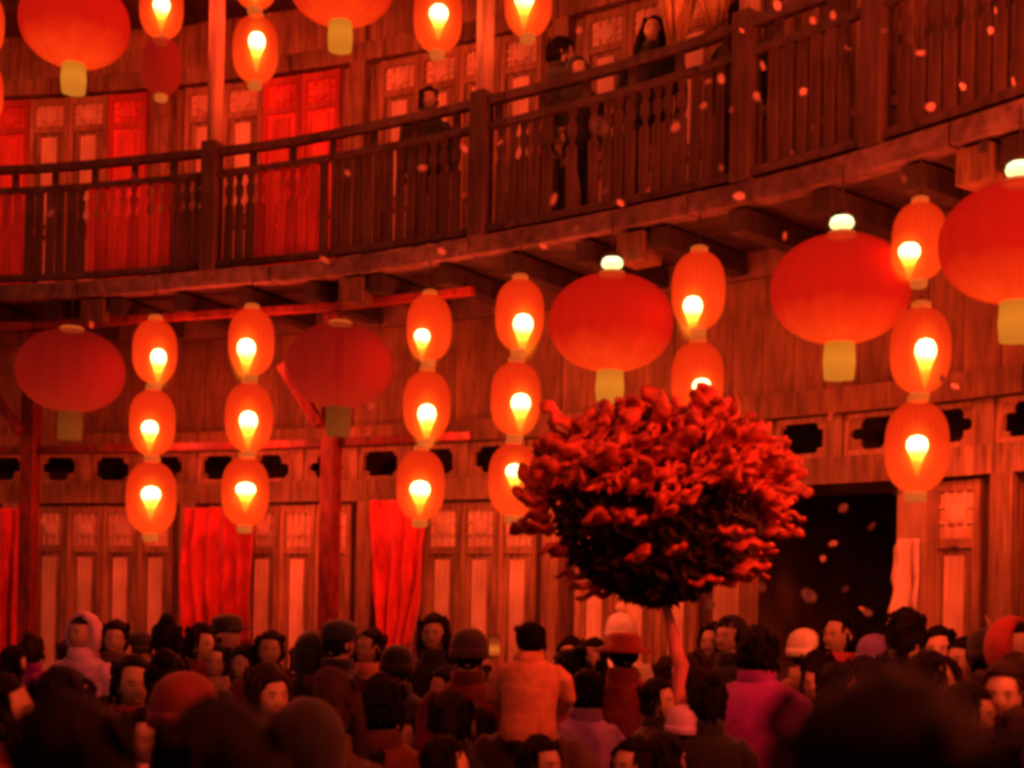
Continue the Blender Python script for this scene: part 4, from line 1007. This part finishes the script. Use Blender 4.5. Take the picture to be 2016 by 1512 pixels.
# ================================================================== FALLING CONFETTI
fl = []
for sd in range(5):
    m = MB(); v = []; n = 10
    for j in range(3):
        for k in range(n):
            t = 2 * pi * k / n; r_ = (.0, .6, 1.0)[j] if j else .15
            v.append((r_ * cos(t) * (1 + .12 * sin(2 * t + sd)), r_ * sin(t) * (.72 + .1 * cos(3 * t + sd)), .35 * r_ * r_ * cos(t + sd)))
    f = [tuple(range(n))]
    for j in range(2):
        for k in range(n): f.append((j * n + k, j * n + (k + 1) % n, (j + 1) * n + (k + 1) % n, (j + 1) * n + k))
    m.add([Vector(p) * .022 for p in v], f); fl.append(m.mesh('confetti_flake', confetti_m, True))
flakes = [(1180, 248, 4.2, 1.9), (1090, 392, 4.6, 1.1), (1222, 400, 4.6, 1.0), (1190, 378, 6, .9), (1455, 386, 4.4, 1.1), (1502, 130, 4.6, 1.0), (1813, 104, 4.4, 1.1), (1832, 210, 4.6, 1.0), (1937, 288, 4.0, 1.3),
          (1670, 96, 4.8, .9), (1545, 464, 5, .9), (1780, 352, 5, .9), (1895, 170, 5.4, .8), (1490, 190, 5, .9), (1582, 180, 5, .9), (1395, 160, 5, 1.0), (1420, 155, 5, .9), (1385, 208, 5.2, .8), (1440, 216, 5.2, .8),
          (1716, 1036, 4.4, 1.1), (1500, 1155, 4.6, 1.0), (1592, 1172, 4.2, 1.4), (1660, 1000, 5, 1.0), (1640, 1070, 5, .9), (1620, 1100, 5.4, .8), (1766, 970, 5, .9), (1700, 1200, 5, 1.0), (1664, 1160, 5.4, .9), (1708, 1206, 4.8, .9),
          (200, 880, 5, 1.0), (180, 640, 5.4, .8), (262, 345, 5, 1.0), (100, 420, 5.4, .9), (385, 275, 4.8, 1.1), (320, 230, 5.6, .7), (640, 512, 4.8, 1.1), (870, 495, 5, 1.0), (1045, 470, 4.8, .9), (1070, 485, 5, .8), (1135, 450, 5, .9),
          (985, 280, 5, .9), (915, 293, 5, .8), (832, 330, 5, .9), (684, 340, 5.2, .7), (730, 800, 5.2, .9), (640, 150, 5.6, .7), (530, 30, 5.6, .7), (1855, 745, 5, .9), (1635, 820, 5, .9), (1550, 735, 5.4, .7), (1880, 760, 5, .9),
          (1990, 860, 5, .9), (1945, 1220, 4.6, 1.0), (1880, 1080, 4.6, 1.0), (1950, 60, 5.2, .9), (1960, 20, 5.6, .8), (1600, 40, 5.4, .8), (1530, 10, 5, 1.0), (1640, 30, 5, .8), (1460, 60, 5.4, .8), (1995, 160, 5, .9), (1330, 250, 4.8, 1.0),
          (1285, 320, 5, .9), (1275, 375, 5.2, .7), (1600, 250, 5.4, .8), (1560, 300, 5.6, .7), (1420, 330, 5.4, .7), (1740, 60, 5.4, .8), (1860, 70, 5.6, .7), (1400, 1190, 4.8, 1.1), (1440, 1230, 5, .8), (1140, 60, 5.2, .8), (1200, 40, 5.6, .8)]
LM = [('left gallery post', 428, 230), ('middle gallery post', 958, 170), ('right gallery post', 1478, 130), ('farthest right gallery post', 1735, 150), ('straw bundles', 1370, 60), ('round lantern by the tree', 1203, 636),
      ('white lamp of the round lantern by the tree', 1197, 530), ('white lamp of the round lantern right of centre', 1667, 447), ('top lantern of the right string', 1810, 475), ('bottom lantern of the right string', 1805, 880),
      ('pale cloth at the doorway', 1785, 1130), ('blossom tree crown', 1306, 950), ('blossom tree trunk', 1330, 1250), ('dim round lantern at left', 140, 730), ('darkest round lantern', 668, 720), ('dark leaning head on the gallery', 1095, 112),
      ('pale face on the gallery', 1282, 78), ('unlit oval lantern', 318, 132), ('top left round lantern', 147, 45), ('first string', 300, 830), ('middle of the dark doorway', 1640, 1080), ('child head over the rail', 846, 212),
      ('rail gap right of the leaning head', 1180, 190), ('upper right corner', 1990, 20), ('largest round lantern', 2004, 478), ('string behind the tree top', 1375, 572), ('fourth string', 1020, 700)]
seen_l = set()
def flake_label(x, y, big):
    for nm, lx, ly in sorted(LM, key=lambda q: hypot(q[1] - x, q[2] - y)):
        dx, dy = x - lx, y - ly
        dr = ('just ' if hypot(dx, dy) < 90 else '') + (('below' if dy > 0 else 'above') if abs(dy) > 2 * abs(dx) else ('right of' if dx > 0 else 'left of') if abs(dx) > 2 * abs(dy) else ('lower' if dy > 0 else 'upper') + (' right of' if dx > 0 else ' left of'))
        t = f"{'large' if big else 'small'} pink flake {dr} the {nm}"
        if t not in seen_l: seen_l.add(t); return t
for i, (x, y, d_, s_) in enumerate(flakes):
    o = link('confetti_flake', fl[i % 5], None, at(x, y, d_)); o.rotation_euler = (random.uniform(-1, 1) + pi / 2, random.uniform(0, 6), random.uniform(-1, 1)); o.scale = (s_ * .8,) * 3
    tag(o, flake_label(x, y, s_ > 1.25), 'confetti', 'falling paper flakes')
